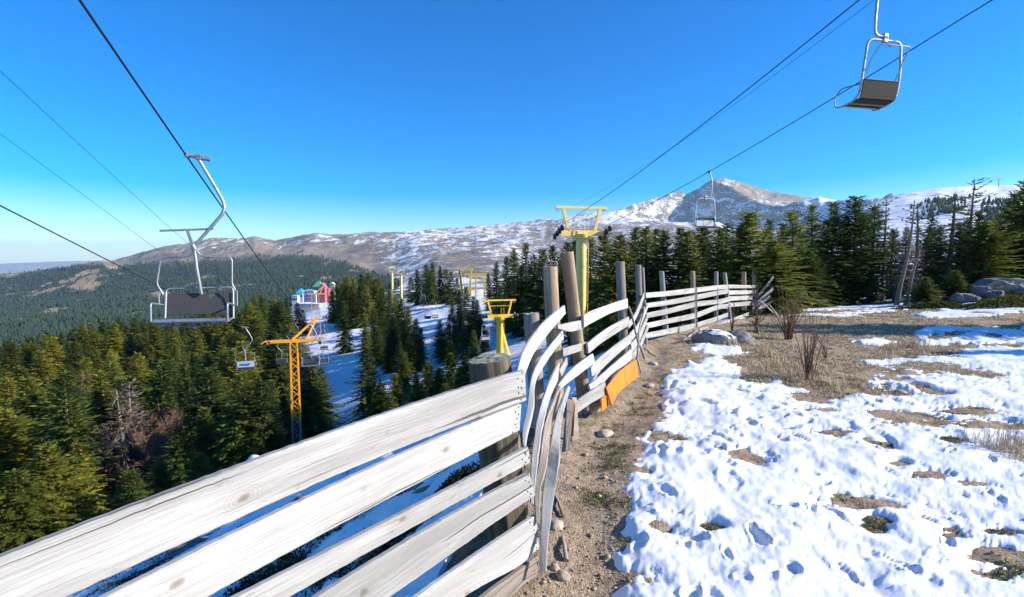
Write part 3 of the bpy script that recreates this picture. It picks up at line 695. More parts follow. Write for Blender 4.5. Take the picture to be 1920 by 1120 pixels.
near_rail([(700, 1290, 740, 1360), (910, 1118, 930, 1170), (960, 1081, 988, 1100), (1008, 1043, 1012, 1075)], M['railbrown'], .01)
a_ = W(918, 672, 2.66); b_ = W(972, 1100, 2.66)
post('post', inv(fence1, a_), inv(fence1, b_ + Vector((.0, .06, -.1))), .108, .118, fence1, M['stump'], 48, M['stumptop'], .16, .003)
end_origin()

def sect(name_loc, label):
    return thing('snow_fence', label, 'fence', name_loc, 0, 'sections of the weathered board fence')
def z3(x, y): return (840 + x / 2.8, 360 + y / 2.8)
def zt(x, y): return (860 + x / 4.6667, 640 + y / 4.6667)
def z5(x, y): return (840 + x / 2.3325, 640 + y / 2.3325)
def z2(x, y): return (1000 + x / 4.6667, 540 + y / 4.6667)
def rail_pts(sec, name, rows, mat, thk=.022, jag=.006, nails=(), step=.06):
    st = [(inv(sec, W(*a, d)), inv(sec, W(*b, d2))) for (a, b, d, d2) in [(r if len(r) == 4 else (*r, r[2])) for r in rows]]
    return rail(name, st, sec, mat, thk, jag, step, nails)
fence2 = sect((.3, 3.6, gz(.3, 3.6)), 'slumped panel of bowed slats curving steeply down beside the cut stump post')
with_origin(fence2)
rail_pts(fence2, 'rail', [(z3(350, 985), z3(395, 1030), 2.42), (z3(372, 925), z3(402, 985), 2.55), (z3(400, 840), z3(419, 925), 2.8), (z3(455, 750), z3(455, 845), 3.3), (z3(525, 668), z3(520, 755), 3.9), (z3(612, 596), z3(618, 640), 4.8)], M['rail'], nails=((1, 3), (0, 3)))
rail_pts(fence2, 'rail', [(zt(570, 930), zt(592, 935), 2.5), (zt(555, 800), zt(605, 800), 2.62), (zt(600, 560), zt(662, 560), 2.85), (z3(430, 1000), z3(458, 1010), 3.05), (z3(470, 900), z3(495, 930), 3.4), (z3(530, 810), z3(560, 832), 4.0), (z3(605, 728), z3(608, 775), 4.8)], M['rail'])
rail_pts(fence2, 'rail', [(z5(362, 705), z5(376, 715), 2.52), (zt(630, 1100), zt(690, 1100), 2.6), (zt(660, 830), zt(722, 830), 2.8), (zt(700, 620), zt(762, 640), 3.1), (zt(780, 400), zt(812, 480), 3.7), (zt(885, 190), zt(868, 350), 4.5)], M['rail'])
rail_pts(fence2, 'rail', [(z5(385, 785), z5(402, 800), 2.5), (z5(378, 640), z5(406, 640), 2.55), (zt(695, 1100), zt(770, 1100), 2.65), (zt(740, 800), zt(800, 850), 2.95), (zt(800, 600), zt(830, 690), 3.4), (zt(895, 390), zt(903, 490), 4.4)], M['railbrown'])
rail_pts(fence2, 'rail', [(z5(403, 1015), z5(430, 1005), 2.42), (z5(404, 850), z5(441, 850), 2.5), (z5(416, 640), z5(470, 640), 2.66), (zt(775, 1090), zt(878, 1050), 2.72), (zt(812, 840), zt(890, 850), 3.0), (zt(870, 600), zt(920, 625), 3.5), (zt(960, 385), zt(982, 410), 4.3)], M['rail'])
rail_pts(fence2, 'rail', [(zt(880, 250), zt(905, 310), 4.5), (zt(948, 138), zt(955, 205), 4.7)], M['railgrey'])
def px_post(sec, top, bot, d, r, mat, r2=None, d2=None):
    a = inv(sec, W(*top, d)); b = inv(sec, W(*bot, d2 or d)); gx = b + Vector(sec.location)
    post('post', a, b, r, r2 or r * 1.05, sec, mat, 18, None, .07, .008)
px_post(fence2, (996, 588), (1010, 800), 4.15, .062, M['postgrey'])
px_post(fence2, (1031, 500), (1044, 745), 5.05, .071, M['post'])
px_post(fence2, (1063, 473), (1094, 745), 5.25, .066, M['post'])
# stub boards and the split orange board at its foot
rail_pts(fence2, 'stub_board', [(zt(966, 505), zt(922, 965), 4.4, 4.0), (zt(984, 512), zt(942, 955), 4.4, 4.0)], M['railbrown'], .012, .03)
rail_pts(fence2, 'stub_board', [(zt(986, 535), zt(958, 860), 4.45, 4.2), (zt(998, 545), zt(975, 840), 4.45, 4.2)], M['oboard'], .010, .03)
rail_pts(fence2, 'stub_board', [(zt(1000, 490), zt(985, 870), 4.55, 4.45), (zt(1028, 490), zt(1045, 860), 4.6, 4.5)], M['railbrown'], .03, .02)
end_origin()
fence3 = sect((1.0, 5.6, gz(1.0, 5.6)), 'middle panel of broken rising boards with an orange board at its foot')
with_origin(fence3)
rail_pts(fence3, 'rail', [(z3(575, 700), z3(580, 718), 4.8), (z3(650, 684), z3(652, 735), 5.0), (z3(712, 672), z3(718, 712), 5.2)], M['rail'], nails=((1, 3),))
rail_pts(fence3, 'rail', [(z3(712, 648), z3(716, 712), 5.15), (z3(760, 622), z3(772, 680), 5.5), (z3(850, 590), z3(858, 637), 6.0), (z3(943, 559), z3(946, 610), 6.6)], M['rail'], nails=((0, 3), (1, 3)))
rail_pts(fence3, 'rail', [(z3(603, 823), z3(606, 865), 4.8), (z3(727, 788), z3(728, 828), 5.3)], M['rail'], nails=((0, 3), (1, 3)))
rail_pts(fence3, 'rail', [(z3(733, 796), z3(740, 850), 5.2), (z3(792, 748), z3(800, 800), 5.6), (z3(860, 702), z3(870, 752), 6.1), (z3(950, 655), z3(954, 700), 6.6)], M['rail'], nails=((1, 3),))
rail_pts(fence3, 'rail', [(z2(218, 850), z2(240, 882), 4.45), (z2(300, 752), z2(310, 830), 4.7), (z2(400, 660), z2(410, 755), 5.0), (z2(520, 575), z2(541, 655), 5.25)], M['rail'], nails=((1, 3),))
rail_pts(fence3, 'rail', [(z2(505, 700), z2(515, 775), 5.15), (z2(560, 632), z2(575, 738), 5.45), (z2(700, 515), z2(715, 605), 6.0), (z2(850, 405), z2(860, 480), 6.6)], M['rail'])
rail_pts(fence3, 'rail', [(z2(490, 850), z2(500, 890), 5.0), (z2(640, 722), z2(660, 800), 5.7), (z2(860, 535), z2(866, 622), 6.6)], M['rail'])
rail_pts(fence3, 'rail', [(z2(365, 1005), z2(372, 1110), 4.75), (z2(500, 905), z2(510, 1010), 5.05), (z2(630, 822), z2(642, 940), 5.4)], M['railgrey'], nails=((0, 4), (1, 3)))
for (x0, y0, y1) in ((350, 950, 1120), (395, 925, 1125), (440, 905, 1110), (505, 1000, 1105), (530, 990, 1095), (560, 985, 1090), (585, 960, 1080)):
    rail_pts(fence3, 'stub_board', [(z2(x0, y0), z2(x0 + 4, y1), 4.95 + x0 / 1200), (z2(x0 + 26, y0 - 8), z2(x0 + 29, y1 - 5), 4.97 + x0 / 1200)], M['railbrown'], .03, .015)
px_post(fence3, (1162.5, 491), (1172, 700), 6.75, .060, M['postgrey'])
ob = rail_pts(fence3, 'orange_board', [(z2(640, 872), z2(690, 1035), 5.35), (z2(720, 772), z2(742, 925), 5.6), (z2(800, 695), z2(830, 850), 6.0), (z2(903, 628), z2(920, 780), 6.5)], M['oboard'], .016, .003, ((0, 2), (1, 2)), .04)
ob = rail_pts(fence3, 'orange_board', [(z2(598, 975), z2(600, 1085), 5.2), (z2(650, 930), z2(655, 1040), 5.4)], M['oboard'], .014, .01)
end_origin()
for lab, a, b, d0, d1, r0, m_ in (
    ('thin dark grey pole leaning against the fence past the orange board', z2(832, 160), z2(966, 618), 6.7, 6.75, .016, 'postgrey'),
    ('pale bent pole propped in the fence gap beside the dark leaning pole', z2(968, 165), z2(912, 480), 7.4, 6.7, .014, 'railgrey'),
    ('short loose brown stake lying on the soil below the leaning poles', z2(975, 530), z2(1062, 592), 7.0, 7.1, .022, 'railbrown')):
    p, q = W(*a, d0), W(*b, d1); o = thing('leaning_pole' if 'lean' in lab or 'bent' in lab else 'loose_stake', lab, 'pole', q, 0)
    mb = MB(); pts = [p.lerp(q, i / 6) - q for i in range(7)]
    for i, v in enumerate(pts): v.x += .012 * math.sin(i * 1.3)
    if 'bent' in lab:
        e = W(*z2(945, 745), 6.7); pts += [(W(*z2(908, 620), 6.7) - q), e - q]
    mb.tube(pts, r0 * .8, 8, 0, r0); ob = mb.build('leaning_pole' if 'loose' not in lab else 'loose_stake', M[m_])
    ob.location = q; tag(ob, lab, 'pole'); bpy.data.objects.remove(o)
# far, straight section
fence4 = sect((4.5, 12.5, gz(4.5, 12.5)), 'far straight panel of five even white rails on tall thin posts')
with_origin(fence4)
POSTX = [1040, 1160, 1303, 1412, 1470, 1620]; PD = [9.6, 11.0, 12.6, 14.0, 14.7, 16.8]
Rt = [[(530, 557), (520, 547), (503, 529), (491, 514), (487, 509), None],
      [(585, 610), (568, 594), (541, 567), (519, 544), (509, 533), None],
      [(637, 665), (612, 640), (577, 605), (566, 588), (553, 574), None],
      [(690, 720), (665, 692), (634, 662), (596, 620), (588, 612), None],
      [(742, 770), (718, 748), (688, 716), (655, 678), (634, 656), None]]
for i, rr in enumerate(Rt):
    rows = [(z3(POSTX[k], rr[k][0]), z3(POSTX[k], rr[k][1]), PD[k]) for k in range(5)]
    rail_pts(fence4, 'rail', rows, M['rail'], .02, .004, (), .12)
for (y0, y1, yy0, yy1) in ((487, 507, 491, 505), (517, 541, 518, 535), (548, 573, 545, 563), (583, 606, 574, 593)):
    rail_pts(fence4, 'rail', [(z3(1472, y0), z3(1474, y1), 14.8), (z3(1620, yy0), z3(1620, yy1), 16.9)], M['rail'], .02, .004, (), .15)
rail_pts(fence4, 'rail', [(z3(1420, 578), z3(1425, 592), 14.2), (z3(1475, 556), z3(1478, 575), 14.6)], M['rail'], .02)
# short split boards joining it to the middle panel
for (a, b, d) in ((((955, 745), (960, 790)), ((1050, 588), (1050, 612)), (6.7, 9.6)), (((960, 800), (965, 850)), ((1050, 640), (1050, 668)), (6.7, 9.6)),
                  (((965, 850), (970, 885)), ((1052, 695), (1052, 722)), (6.7, 9.6)), (((945, 690), (950, 720)), ((1030, 530), (1032, 556)), (6.6, 9.5))):
    rail_pts(fence4, 'rail', [(z3(*a[0]), z3(*a[1]), d[0]), (z3((a[0][0] + b[0][0]) / 2, (a[0][1] + b[0][1]) / 2 + 22), z3((a[1][0] + b[1][0]) / 2, (a[1][1] + b[1][1]) / 2 + 22), sum(d) / 2), (z3(*b[0]), z3(*b[1]), d[1])], M['railgrey' if a[0][0] < 950 else 'rail'], .02)
for (tx, ty, bx, by, d, r) in ((998, 384, 1008, 760, 9.4, .054), (1022, 398, 1040, 800, 9.9, .03), (1122, 418, 1147, 770, 11.3, .056), (1284, 416, 1292, 740, 12.9, .060), (1408, 418, 1408, 700, 14.3, .054), (1452, 425, 1480, 665, 14.9, .054), (1553, 421, 1555, 620, 16.2, .066), (1607, 434, 1608, 610, 17.2, .058), (1678, 434, 1672, 600, 18.2, .055)):
    px_post(fence4, z3(tx, ty), z3(bx, by), d, r, M['postgrey' if r < .057 else 'post'])
for x in (1303, 1412, 1472):
    rail_pts(fence4, 'batten', [(z3(x - 3, 500), z3(x - 2, 715 if x == 1303 else 690), 12.5 + (x - 1303) * .014), (z3(x + 5, 500), z3(x + 6, 712 if x == 1303 else 690), 12.5 + (x - 1303) * .014)], M['railgrey'], .02)
end_origin()
fence5 = sect((8.0, 16.2, gz(8.0, 16.2)), 'collapsed end of crossed broken white rails behind a bare shrub')
with_origin(fence5)
for (a, b, hgt, d) in (((1600, 575), (1708, 440), 16, 16.6), ((1615, 580), (1706, 500), 18, 16.4), ((1630, 600), (1692, 578), 18, 16.2), ((1600, 610), (1690, 540), 16, 16.3), ((1560, 560), (1640, 610), 12, 16.5), ((1640, 565), (1722, 642), 10, 15.8), ((1690, 590), (1760, 680), 9, 15.4)):
    rail_pts(fence5, 'broken_rail', [(z3(*a), z3(a[0] + 2, a[1] + hgt), d), (z3(*b), z3(b[0] + 2, b[1] + hgt), d + .2)], M['rail'], .02, .01)
end_origin()
for lab, a, b, hgt, d0, d1 in (('splintered white board lying along the fence foot nearest the twin boulder', (1235, 778), (1312, 722), 26, 10.6, 12.0), ('short upright white board end standing in dry grass at the fence foot', (1322, 712), (1368, 705), 42, 12.0, 12.3), ('long fallen white board lying in straw under the far rails', (1385, 705), (1580, 632), 16, 13.0, 15.2)):
    o0 = W(*z3(*a), d0); holder = bpy.data.objects.new('tmp', None); holder.location = o0
    st = [(W(*z3(*a), d0) - o0, W(*z3(a[0], a[1] + hgt), d0) - o0), (W(*z3(*b), d1) - o0, W(*z3(b[0], b[1] + hgt), d1) - o0)]
    camo.location = _cl - o0
    ob = rail('fallen_board', st, None, M['rail'], .02, .01, .1); ob.location = o0; tag(ob, lab, 'board'); bpy.data.objects.remove(holder)
    end_origin()

# ------------------------------------------------------------------ chairlift parts
def chair_center_post():
    """Two-seat chair on a central post; origin at the rope, the sitter faces -Y."""
    s = .00238
    def p(X, Y, y=0): return ((X - 275) * s * .87, y, -(Y - 75) * s)
    t = thing('lift_chair', 'two seat lift chair with dark backboard on central post hanging close at left', 'lift chair')
    MB().tube([p(262, 66), p(300, 70), p(345, 78), p(420, 85)], .021, 10).tube([p(366, 80), p(418, 85)], .031, 10).tube([p(292, 69), p(330, 75)], .026, 10).box(p(346, 78), (.07, .06, .075), None, 0, .01).box(p(277, 70), (.05, .14, .06), None, 0, .012).build('grip', M['galvdark'], t)
    MB().tube(fillet([p(347, 90), p(440, 240), p(516, 370), p(312, 600)], .18, 8), .0235, 12).build('hanger', M['galv'], t)
    MB().tube([p(306, 590), p(322, 740), p(340, 890, .06)], .0235, 12).tube([p(300, 596), p(314, 628)], .036, 12).build('centre_post', M['galv'], t)
    MB().beam(p(300, 600), p(268, 505), .035, .035).tube([p(110, 518, -.02), p(425, 495, .02)], .0145, 8).build('ski_rack', M['galvdark'], t)
    MB().tube(fillet([p(300, 625), p(297, 650), p(272, 664), p(110, 676), p(82, 830), p(118, 890)], .05), .0115, 8).tube(fillet([p(318, 618), p(350, 662), p(540, 668), p(538, 830), p(560, 866)], .05), .0115, 8).tube([p(93, 885), p(93, 960)], .009, 6).tube([p(568, 866), p(568, 960)], .009, 6).build('safety_bar', M['galv'], t)
    MB().box(p(327, 950, .085), (.815, .022, .31), Matrix.Rotation(R(-9), 3, 'X'), 0, .006).box(p(333, 985, .066), (.115, .006, .042), Matrix.Rotation(R(-9), 3, 'X'), 1, .002).box(p(318, 990, .0655), (.07, .006, .04), Matrix.Rotation(R(-9), 3, 'X'), 1, .002).build('backrest', [M['seat'], M['seatpale']], t)
    MB().tube(fillet([p(122, 1040, .03), p(122, 860, .10), p(535, 848, .10), p(541, 1040, .03)], .06), .0145, 10).build('back_frame', M['galv'], t)
    MB().box(p(327, 1030, -.18), (.825, .45, .022), Matrix.Rotation(R(-5), 3, 'X'), 0, .005).build('seat', M['seat'], t)
    MB().tube([p(118, 1034, -.41), p(538, 1030, -.41)], .029, 10).tube([p(118, 1040, -.41), p(118, 1036, .05)], .013, 8).tube([p(538, 1040, -.41), p(538, 1036, .05)], .013, 8).tube([p(128, 1044, -.4), p(300, 1080, -.18), p(530, 1044, -.4)], .009, 8).tube([p(318, 1034, -.40), p(345, 1080, -.16)], .011, 8).build('seat_frame', M['galv'], t)
    for X in (108, 548):
        MB().tube(fillet([p(X, 1036, -.42), p(X, 930, -.42), p(X, 955, .06)], .05), .0125, 8).build('armrest', M['galv'], t)
    return t
def chair_bail():
    """Two-seat chair in a tubular bail; origin at the rope, the sitter faces +Y."""
    t = thing('bail_chair', 'two seat bail chair with dark underside hanging high at upper right', 'lift chair')
    MB().box((-.15, 0, -.01), (.07, .17, .09), None, 0, .012).tube([(-.18, 0, -.03), (-.02, 0, -.04)], .028, 8).build('grip', M['galvdark'], t)
    MB().tube(fillet([(-.14, 0, -.03), (-.27, 0, -.30), (-.27, 0, -.78), (-.25, 0, -1.04), (.02, 0, -1.06)], .2, 8), .026, 12).build('hanger', M['galv'], t)
    cl = MB().box((0, 0, -1.075), (.10, .07, .17), None, 0, .012).build('clamp', M['galv'], t)
    cu = bpy.data.curves.new('number', 'FONT'); cu.body = '45'; cu.size = .085; cu.extrude = .001; cu.align_x = 'CENTER'
    tmp = bpy.data.objects.new('tmp', cu); me = bpy.data.meshes.new_from_object(tmp); bpy.data.objects.remove(tmp); me.materials.clear(); me.materials.append(M['ink'])
    nb = link('number', me, cl); nb.location = (0, -.0375, -1.10); nb.rotation_euler = (R(90), 0, 0)
    nb = link('number', me, cl); nb.location = (0, .0375, -1.10); nb.rotation_euler = (R(90), 0, math.pi)
    mb = MB()
    mb.tube(fillet([(-.45, .02, -2.0), (-.45, 0, -1.72), (-.40, 0, -1.12), (.40, 0, -1.12), (.45, 0, -1.72), (.45, .02, -2.0)], .14, 7), .0225, 10)
    for x in (-.45, .45):
        mb.tube(fillet([(x, .02, -1.98), (x, .03, -2.14), (x, .16, -2.28), (x, .44, -2.33)], .08), .0215, 8)
    mb.tube([(-.45, .03, -2.16), (.45, .03, -2.16)], .014, 8).tube([(-.45, .42, -2.33), (.45, .42, -2.33)], .016, 8)
    mb.build('bail', M['galv'], t)
    MB().box((0, .012, -2.08), (.86, .02, .35), Matrix.Rotation(R(9), 3, 'X'), 0, .005).box((0, .034, -2.12), (.80, .012, .24), Matrix.Rotation(R(9), 3, 'X'), 1, .003).tube([(-.42, -.02, -1.90), (.42, -.02, -1.90)], .013, 8).build('backrest', [M['seatblack'], M['seatpale']], t)  # pale panel added to paint sunlight on the backrest's front
    MB().box((0, .26, -2.285), (.86, .42, .022), Matrix.Rotation(R(-8), 3, 'X'), 0, .005).box((0, .27, -2.30), (.86, .03, .03), Matrix.Rotation(R(-8), 3, 'X'), 1).build('seat', [M['seatblack'], M['galvdark']], t)
    for x in (-.47, .47):
        MB().tube(fillet([(x, .03, -1.98), (x, .48, -1.96), (x, .66, -2.12), (x, .60, -2.33), (x, .38, -2.33)], .07), .014, 8).build('armrest', M['galvdark'], t)
    MB().tube(fillet([(-.40, .10, -1.98), (-.38, -.12, -1.50), (-.36, -.26, -1.30), (.36, -.26, -1.30), (.38, -.12, -1.50), (.40, .10, -1.98)], .06), .0105, 8).tube([(0, -.02, -1.16), (.0, -.16, -1.30)], .012, 6).build('safety_bar', M['galvdark'], t)
    for c_ in kids(t): c_.location.x += .15
    return t
# --- left lift ropes
def lag(pts):
    ds = [p.y for p in pts]
    def f(d):
        out = Vector((0, 0, 0))
        for i, p in enumerate(pts):
            k = 1.0
            for j, q in enumerate(ds):
                if j != i: k *= (d - q) / (ds[i] - q)
            out += p * k
        return out
    return f
LT_D = 36.0
main_f = lag([W(152, 4, 4.4), W(350, 293, 7.3), W(600, 633, LT_D)])
p0, p1 = main_f(7.3), main_f(LT_D); dirL = Vector((p1.x - p0.x, p1.y - p0.y, 0)).normalized(); perpL = Vector((dirL.y, -dirL.x, 0))
GL = 3.35
def leftrope(d): return main_f(d) - perpL * GL + Vector((0, 0, .0))
def rope(label, pts, r, mat='rope', n=6, group=None):
    o0 = pts[0].copy(); ob = MB().tube([p - o0 for p in pts], r, n).build('steel_cable', M[mat]); ob.location = o0
    return tag(ob, label, 'cable', group)
def span(a, b, sag, n=24): return [a.lerp(b, i / n) - Vector((0, 0, sag * 4 * (i / n) * (1 - i / n))) for i in range(n + 1)]
rope('thick black haul cable running over the near dark backed chair', [main_f(d) for d in np.exp(np.linspace(math.log(1.2), math.log(LT_D), 50))], .013)
rope('thick dark haul cable entering low at the left edge toward the orange lattice tower', [leftrope(d) for d in np.exp(np.linspace(math.log(4.0), math.log(LT_D), 50))], .0125)
TL = W(551, 641, LT_D)
tipL = W(588, 603, LT_D + .8)
def thin(label, pix, r=.006):
    return rope(label, [W(*p[:2], p[2]) for p in pix], r)
thin('upper of two thin wires crossing the sky at left behind the near chair', [(-420, -250, 7), (0, 133, 12.5), (180, 300, 17), (310, 420, 22), (390, 488, 26.5), (480, 553, 31.5), (586, 604, 36.5)], .0075)
thin('lower of two thin wires crossing the sky at left behind the near chair', [(-420, -60, 8), (0, 251, 15), (150, 361, 19), (293, 467, 24), (400, 540, 28.5), (500, 640, 35.8)], .0075)

ch = chair_center_post()
p = main_f(7.3); ch.location = p; ch.rotation_euler = (0, R(1.2), math.atan2(-dirL.x, dirL.y))
yawL = math.atan2(-dirL.x, dirL.y)
def chair_c(d, f, label, yaw=None, roll=0.0, blue=False):
    q = dup(ch, f(d), (0, roll, yawL if yaw is None else yaw), None, label, 'chairs hanging on the left lift'); return q
ch['group'] = 'chairs hanging on the left lift'
chair_c(27.8, main_f, 'dark backed lift chair hanging in front of the orange lattice mast')
cb = dup(ch, leftrope(28.5), (0, 0, yawL + math.pi), (-1, 1, 1), 'lift chair with pale blue and white back panel left of the orange tower', 'chairs hanging on the left lift')
for k in kids(cb):
    if k.name.startswith('backrest'):
        k2 = MB().box((.108, .085, -2.02), (.815, .024, .33), Matrix.Rotation(R(-9), 3, 'X'), 0, .006)
        k2.box((.07, .101, -2.03), (.44, .006, .09), Matrix.Rotation(R(-9), 3, 'X') @ Matrix.Rotation(R(6), 3, 'Y'), 1, .02).box((.22, .101, -2.0), (.26, .006, .06), Matrix.Rotation(R(-9), 3, 'X') @ Matrix.Rotation(R(-12), 3, 'Y'), 1, .02)
        k2 = k2.build('backrest', [M['seatpale'], M['blue_ink']], cb); k2['label'] = 'white back panel with blue swoosh print'
        KIDS[cb.name].remove(k); bpy.data.objects.remove(k)
        break

# --- lattice tower
def sheaves(mb_parent, c, dirv, n, length, tilt, r=.17, drop=0.0):
    d = Vector(dirv).normalized(); d = Vector((d.x, d.y, tilt)).normalized(); side = Vector((dirv[1], -dirv[0], 0)).normalized()
    c = Vector(c); a, b = c - d * length / 2, c + d * length / 2
    asm = MB().beam(a, b, .09, .14).beam(c, c + Vector((0, 0, .25)), .12, .12).build('sheave_assembly', M['galvdark'], mb_parent)
    for i in range(n):
        q = a.lerp(b, (i + .5) / n) - Vector((0, 0, r * .4 + drop))
        MB().tube([q - side * .055, q + side * .055], r, 16).tube([q - side * .07, q + side * .07], r * .4, 10).build('sheave', M['rubber'], asm)
    return asm
def lattice_tower(name, label, head, base_z, wid, dirv, arm_l, arm_r, mat, rusty_h=3.2, thick=1.0):
    """Square four-leg lattice mast under a cross-arm; head = centre of the cross-arm."""
    t = thing(name, label, 'lift tower', (head.x, head.y, base_z))
    yaw = math.atan2(-dirv.x, dirv.y); t.rotation_euler = (0, 0, yaw); H = head.z - base_z; h = wid / 2
    hb = h * 1.25
    for sx in (-1, 1):
        for sy in (-1, 1):
            g = MB(); a = Vector((sx * hb, sy * hb, 0)); b = Vector((sx * h, sy * h, H)); m = a.lerp(b, min(.99, rusty_h / H))
            g.beam(a, m, .08 * thick, .08 * thick, 1).beam(m, b, .08 * thick, .08 * thick, 0); g.build('leg', [mat, M['galvdark']], t)
    n = max(5, int(H / (wid * 1.05))); g = MB()
    for i in range(n):
        z0, z1 = H * i / n, H * (i + 1) / n; w0 = hb + (h - hb) * i / n; w1 = hb + (h - hb) * (i + 1) / n
        m = 1 if (z0 + z1) / 2 < rusty_h else 0
        for k in range(4):
            c0 = [(-1, -1), (1, -1), (1, 1), (-1, 1)][k]; c1 = [(1, -1), (1, 1), (-1, 1), (-1, -1)][k]
            if i % 2: c0, c1 = c1, c0
            g.beam((c0[0] * w0, c0[1] * w0, z0), (c1[0] * w1, c1[1] * w1, z1), .04 * thick, .04 * thick, m)
    g.build('bracing', [mat, M['galvdark']], t)
    z = H + .06
    g = MB()
    for y in (-h * .8, h * .8): g.beam((-arm_l * .72, y, z), (arm_r * .82, y, z + .0), .11 * thick, .17 * thick)
    g.beam((-arm_l, 0, z - .12), (-arm_l * .9, 0, z + .03), .08, .08).beam((-arm_l * .9, 0, z + .03), (arm_r, 0, z + .03), .09 * thick, .12 * thick)
    for x in (-arm_l * .7, -.3, .35, arm_r * .8): g.beam((x, -h * .8, z), (x, h * .8, z), .08, .1)
    g.build('cross_arm', mat, t)
    g = MB(); tip = Vector((arm_r * .76, .3, z + 1.55))
    g.beam((-.1, 0, z + .08), tip, .12 * thick, .14 * thick).beam((arm_r * .42, 0, z + .08), tip, .10 * thick, .12 * thick).beam(tip - Vector((.08, 0, .02)), tip + Vector((.12, 0, .02)), .14 * thick, .14 * thick); g.build('gantry', mat, t)
    return t, z
armw = (W(603, 634, LT_D) - W(551, 641, LT_D)).length
tl, zt_ = lattice_tower('lattice_tower', 'orange lattice lift tower with rusty foot rising from the dense firs', TL, gz(TL.x, TL.y) - .3, .46, dirL, 2.1, 2.0, M['orange'], 3.4)
sheaves(tl, (-1.62, 0, zt_ - .18), (0, 1, 0), 4, 1.5, -.22, .13)
sheaves(tl, (1.72, 0, zt_ - .12), (0, 1, 0), 4, 1.5, -.22, .13)
# beyond it: the rope goes on to the far lattice tower
T2 = W(591, 552, 105); g2 = gz(T2.x, T2.y)
d2 = Vector((T2.x - TL.x, T2.y - TL.y, 0)).normalized(); pp2 = Vector((d2.y, -d2.x, 0))
tl2, z2_ = lattice_tower('lattice_tower', 'small faded red lattice lift tower standing far off near the coloured hotels', T2, g2 - .3, 1.4, d2, 2.1, 2.1, M['redpaint'], .5, 1.3)
aL, aR = TL - perpL * 1.65, TL + perpL * 1.72
bL, bR = T2 - pp2 * 1.7, T2 + pp2 * 1.7
spL, spR = span(aL, bL, 2.2), span(aR, bR, 2.2)
rope('left haul cable sagging from the orange lattice tower to the faded red one', spL, .013); rope('right haul cable sagging from the orange lattice tower to the faded red one', spR, .013)
def on_span(sp, t): i = min(int(t * 24), 23); return sp[i].lerp(sp[i + 1], t * 24 - i)
yaw2 = math.atan2(-d2.x, d2.y)
for t_, s_, fl, lab in ((.16, spL, 0, 'lift chair just behind the left arm of the orange tower'), (.13, spR, 1, 'lift chair hanging just right behind the orange tower arm'), (.34, spL, 0, 'lift chair over the snow run left of the lone fir'), (.33, spR, 1, 'lift chair above the snow streaks beside the lone fir'), (.56, spL, 0, None), (.58, spR, 1, None), (.78, spL, 0, None), (.80, spR, 1, None)):
    dup(ch, on_span(s_, t_), (0, 0, yaw2 + (0 if fl else math.pi)), None, lab or 'tiny distant lift chair on the cables near the faded red tower', 'chairs hanging on the left lift' if lab else 'tiny chairs near the red tower')
T3 = W(640, 520, 300); rope('thin cable running on from the red lattice tower toward the hotels', span(bL, T3 + Vector((-2, 0, 0)), 6), .02); rope('second thin cable running from the red lattice tower toward the hotels', span(bR, T3 + Vector((2, 0, 0)), 6), .02)
# --- right lift
RT_D = 30.0
H1 = W(1090, 436, RT_D)
r1a, r1b = W(1617, -5, 10.4), W(1049, 424, RT_D)
def r1(d):
    t_ = (d - 10.4) / (RT_D - 10.4); q = r1a.lerp(r1b, t_); q.z -= .25 * 4 * t_ * (1 - t_) * (1 if 0 < t_ < 1 else .3); return q
dirR = Vector((r1b.x - r1a.x, r1b.y - r1a.y, 0)).normalized(); perpR = Vector((dirR.y, -dirR.x, 0)); GR = (W(1137, 420, RT_D) - r1b).length
def r2(d): return r1(d) + perpR * GR
yawR = math.atan2(-dirR.x, dirR.y)
rope('black haul cable climbing from the yellow tower to the high right chair', [r1(d) for d in np.linspace(2.0, RT_D, 50)], .0125)
rope('right hand black haul cable rising from the yellow tower past the snowy peak', [r2(d) for d in np.linspace(2.0, RT_D, 50)], .0125)
rope('hair thin wire strung beside the haul cable above the yellow tower', [W(1660, -16, 9.6), W(1560, 60, 11.5), W(1400, 180, 15.5), W(1250, 285, 21), W(1140, 352, 26.5), W(1072, 388, RT_D)], .0045)
bc = chair_bail(); bc.location = r1(9.95); bc.rotation_euler = (R(3), 0, yawR); bc['group'] = 'bail chairs on the right lift'; bc.scale = (.94,) * 3
dup(bc, r2(19.5), (0, 0, yawR + math.pi), None, 'bail chair with sunlit seat hanging before the snowy peak', 'bail chairs on the right lift')
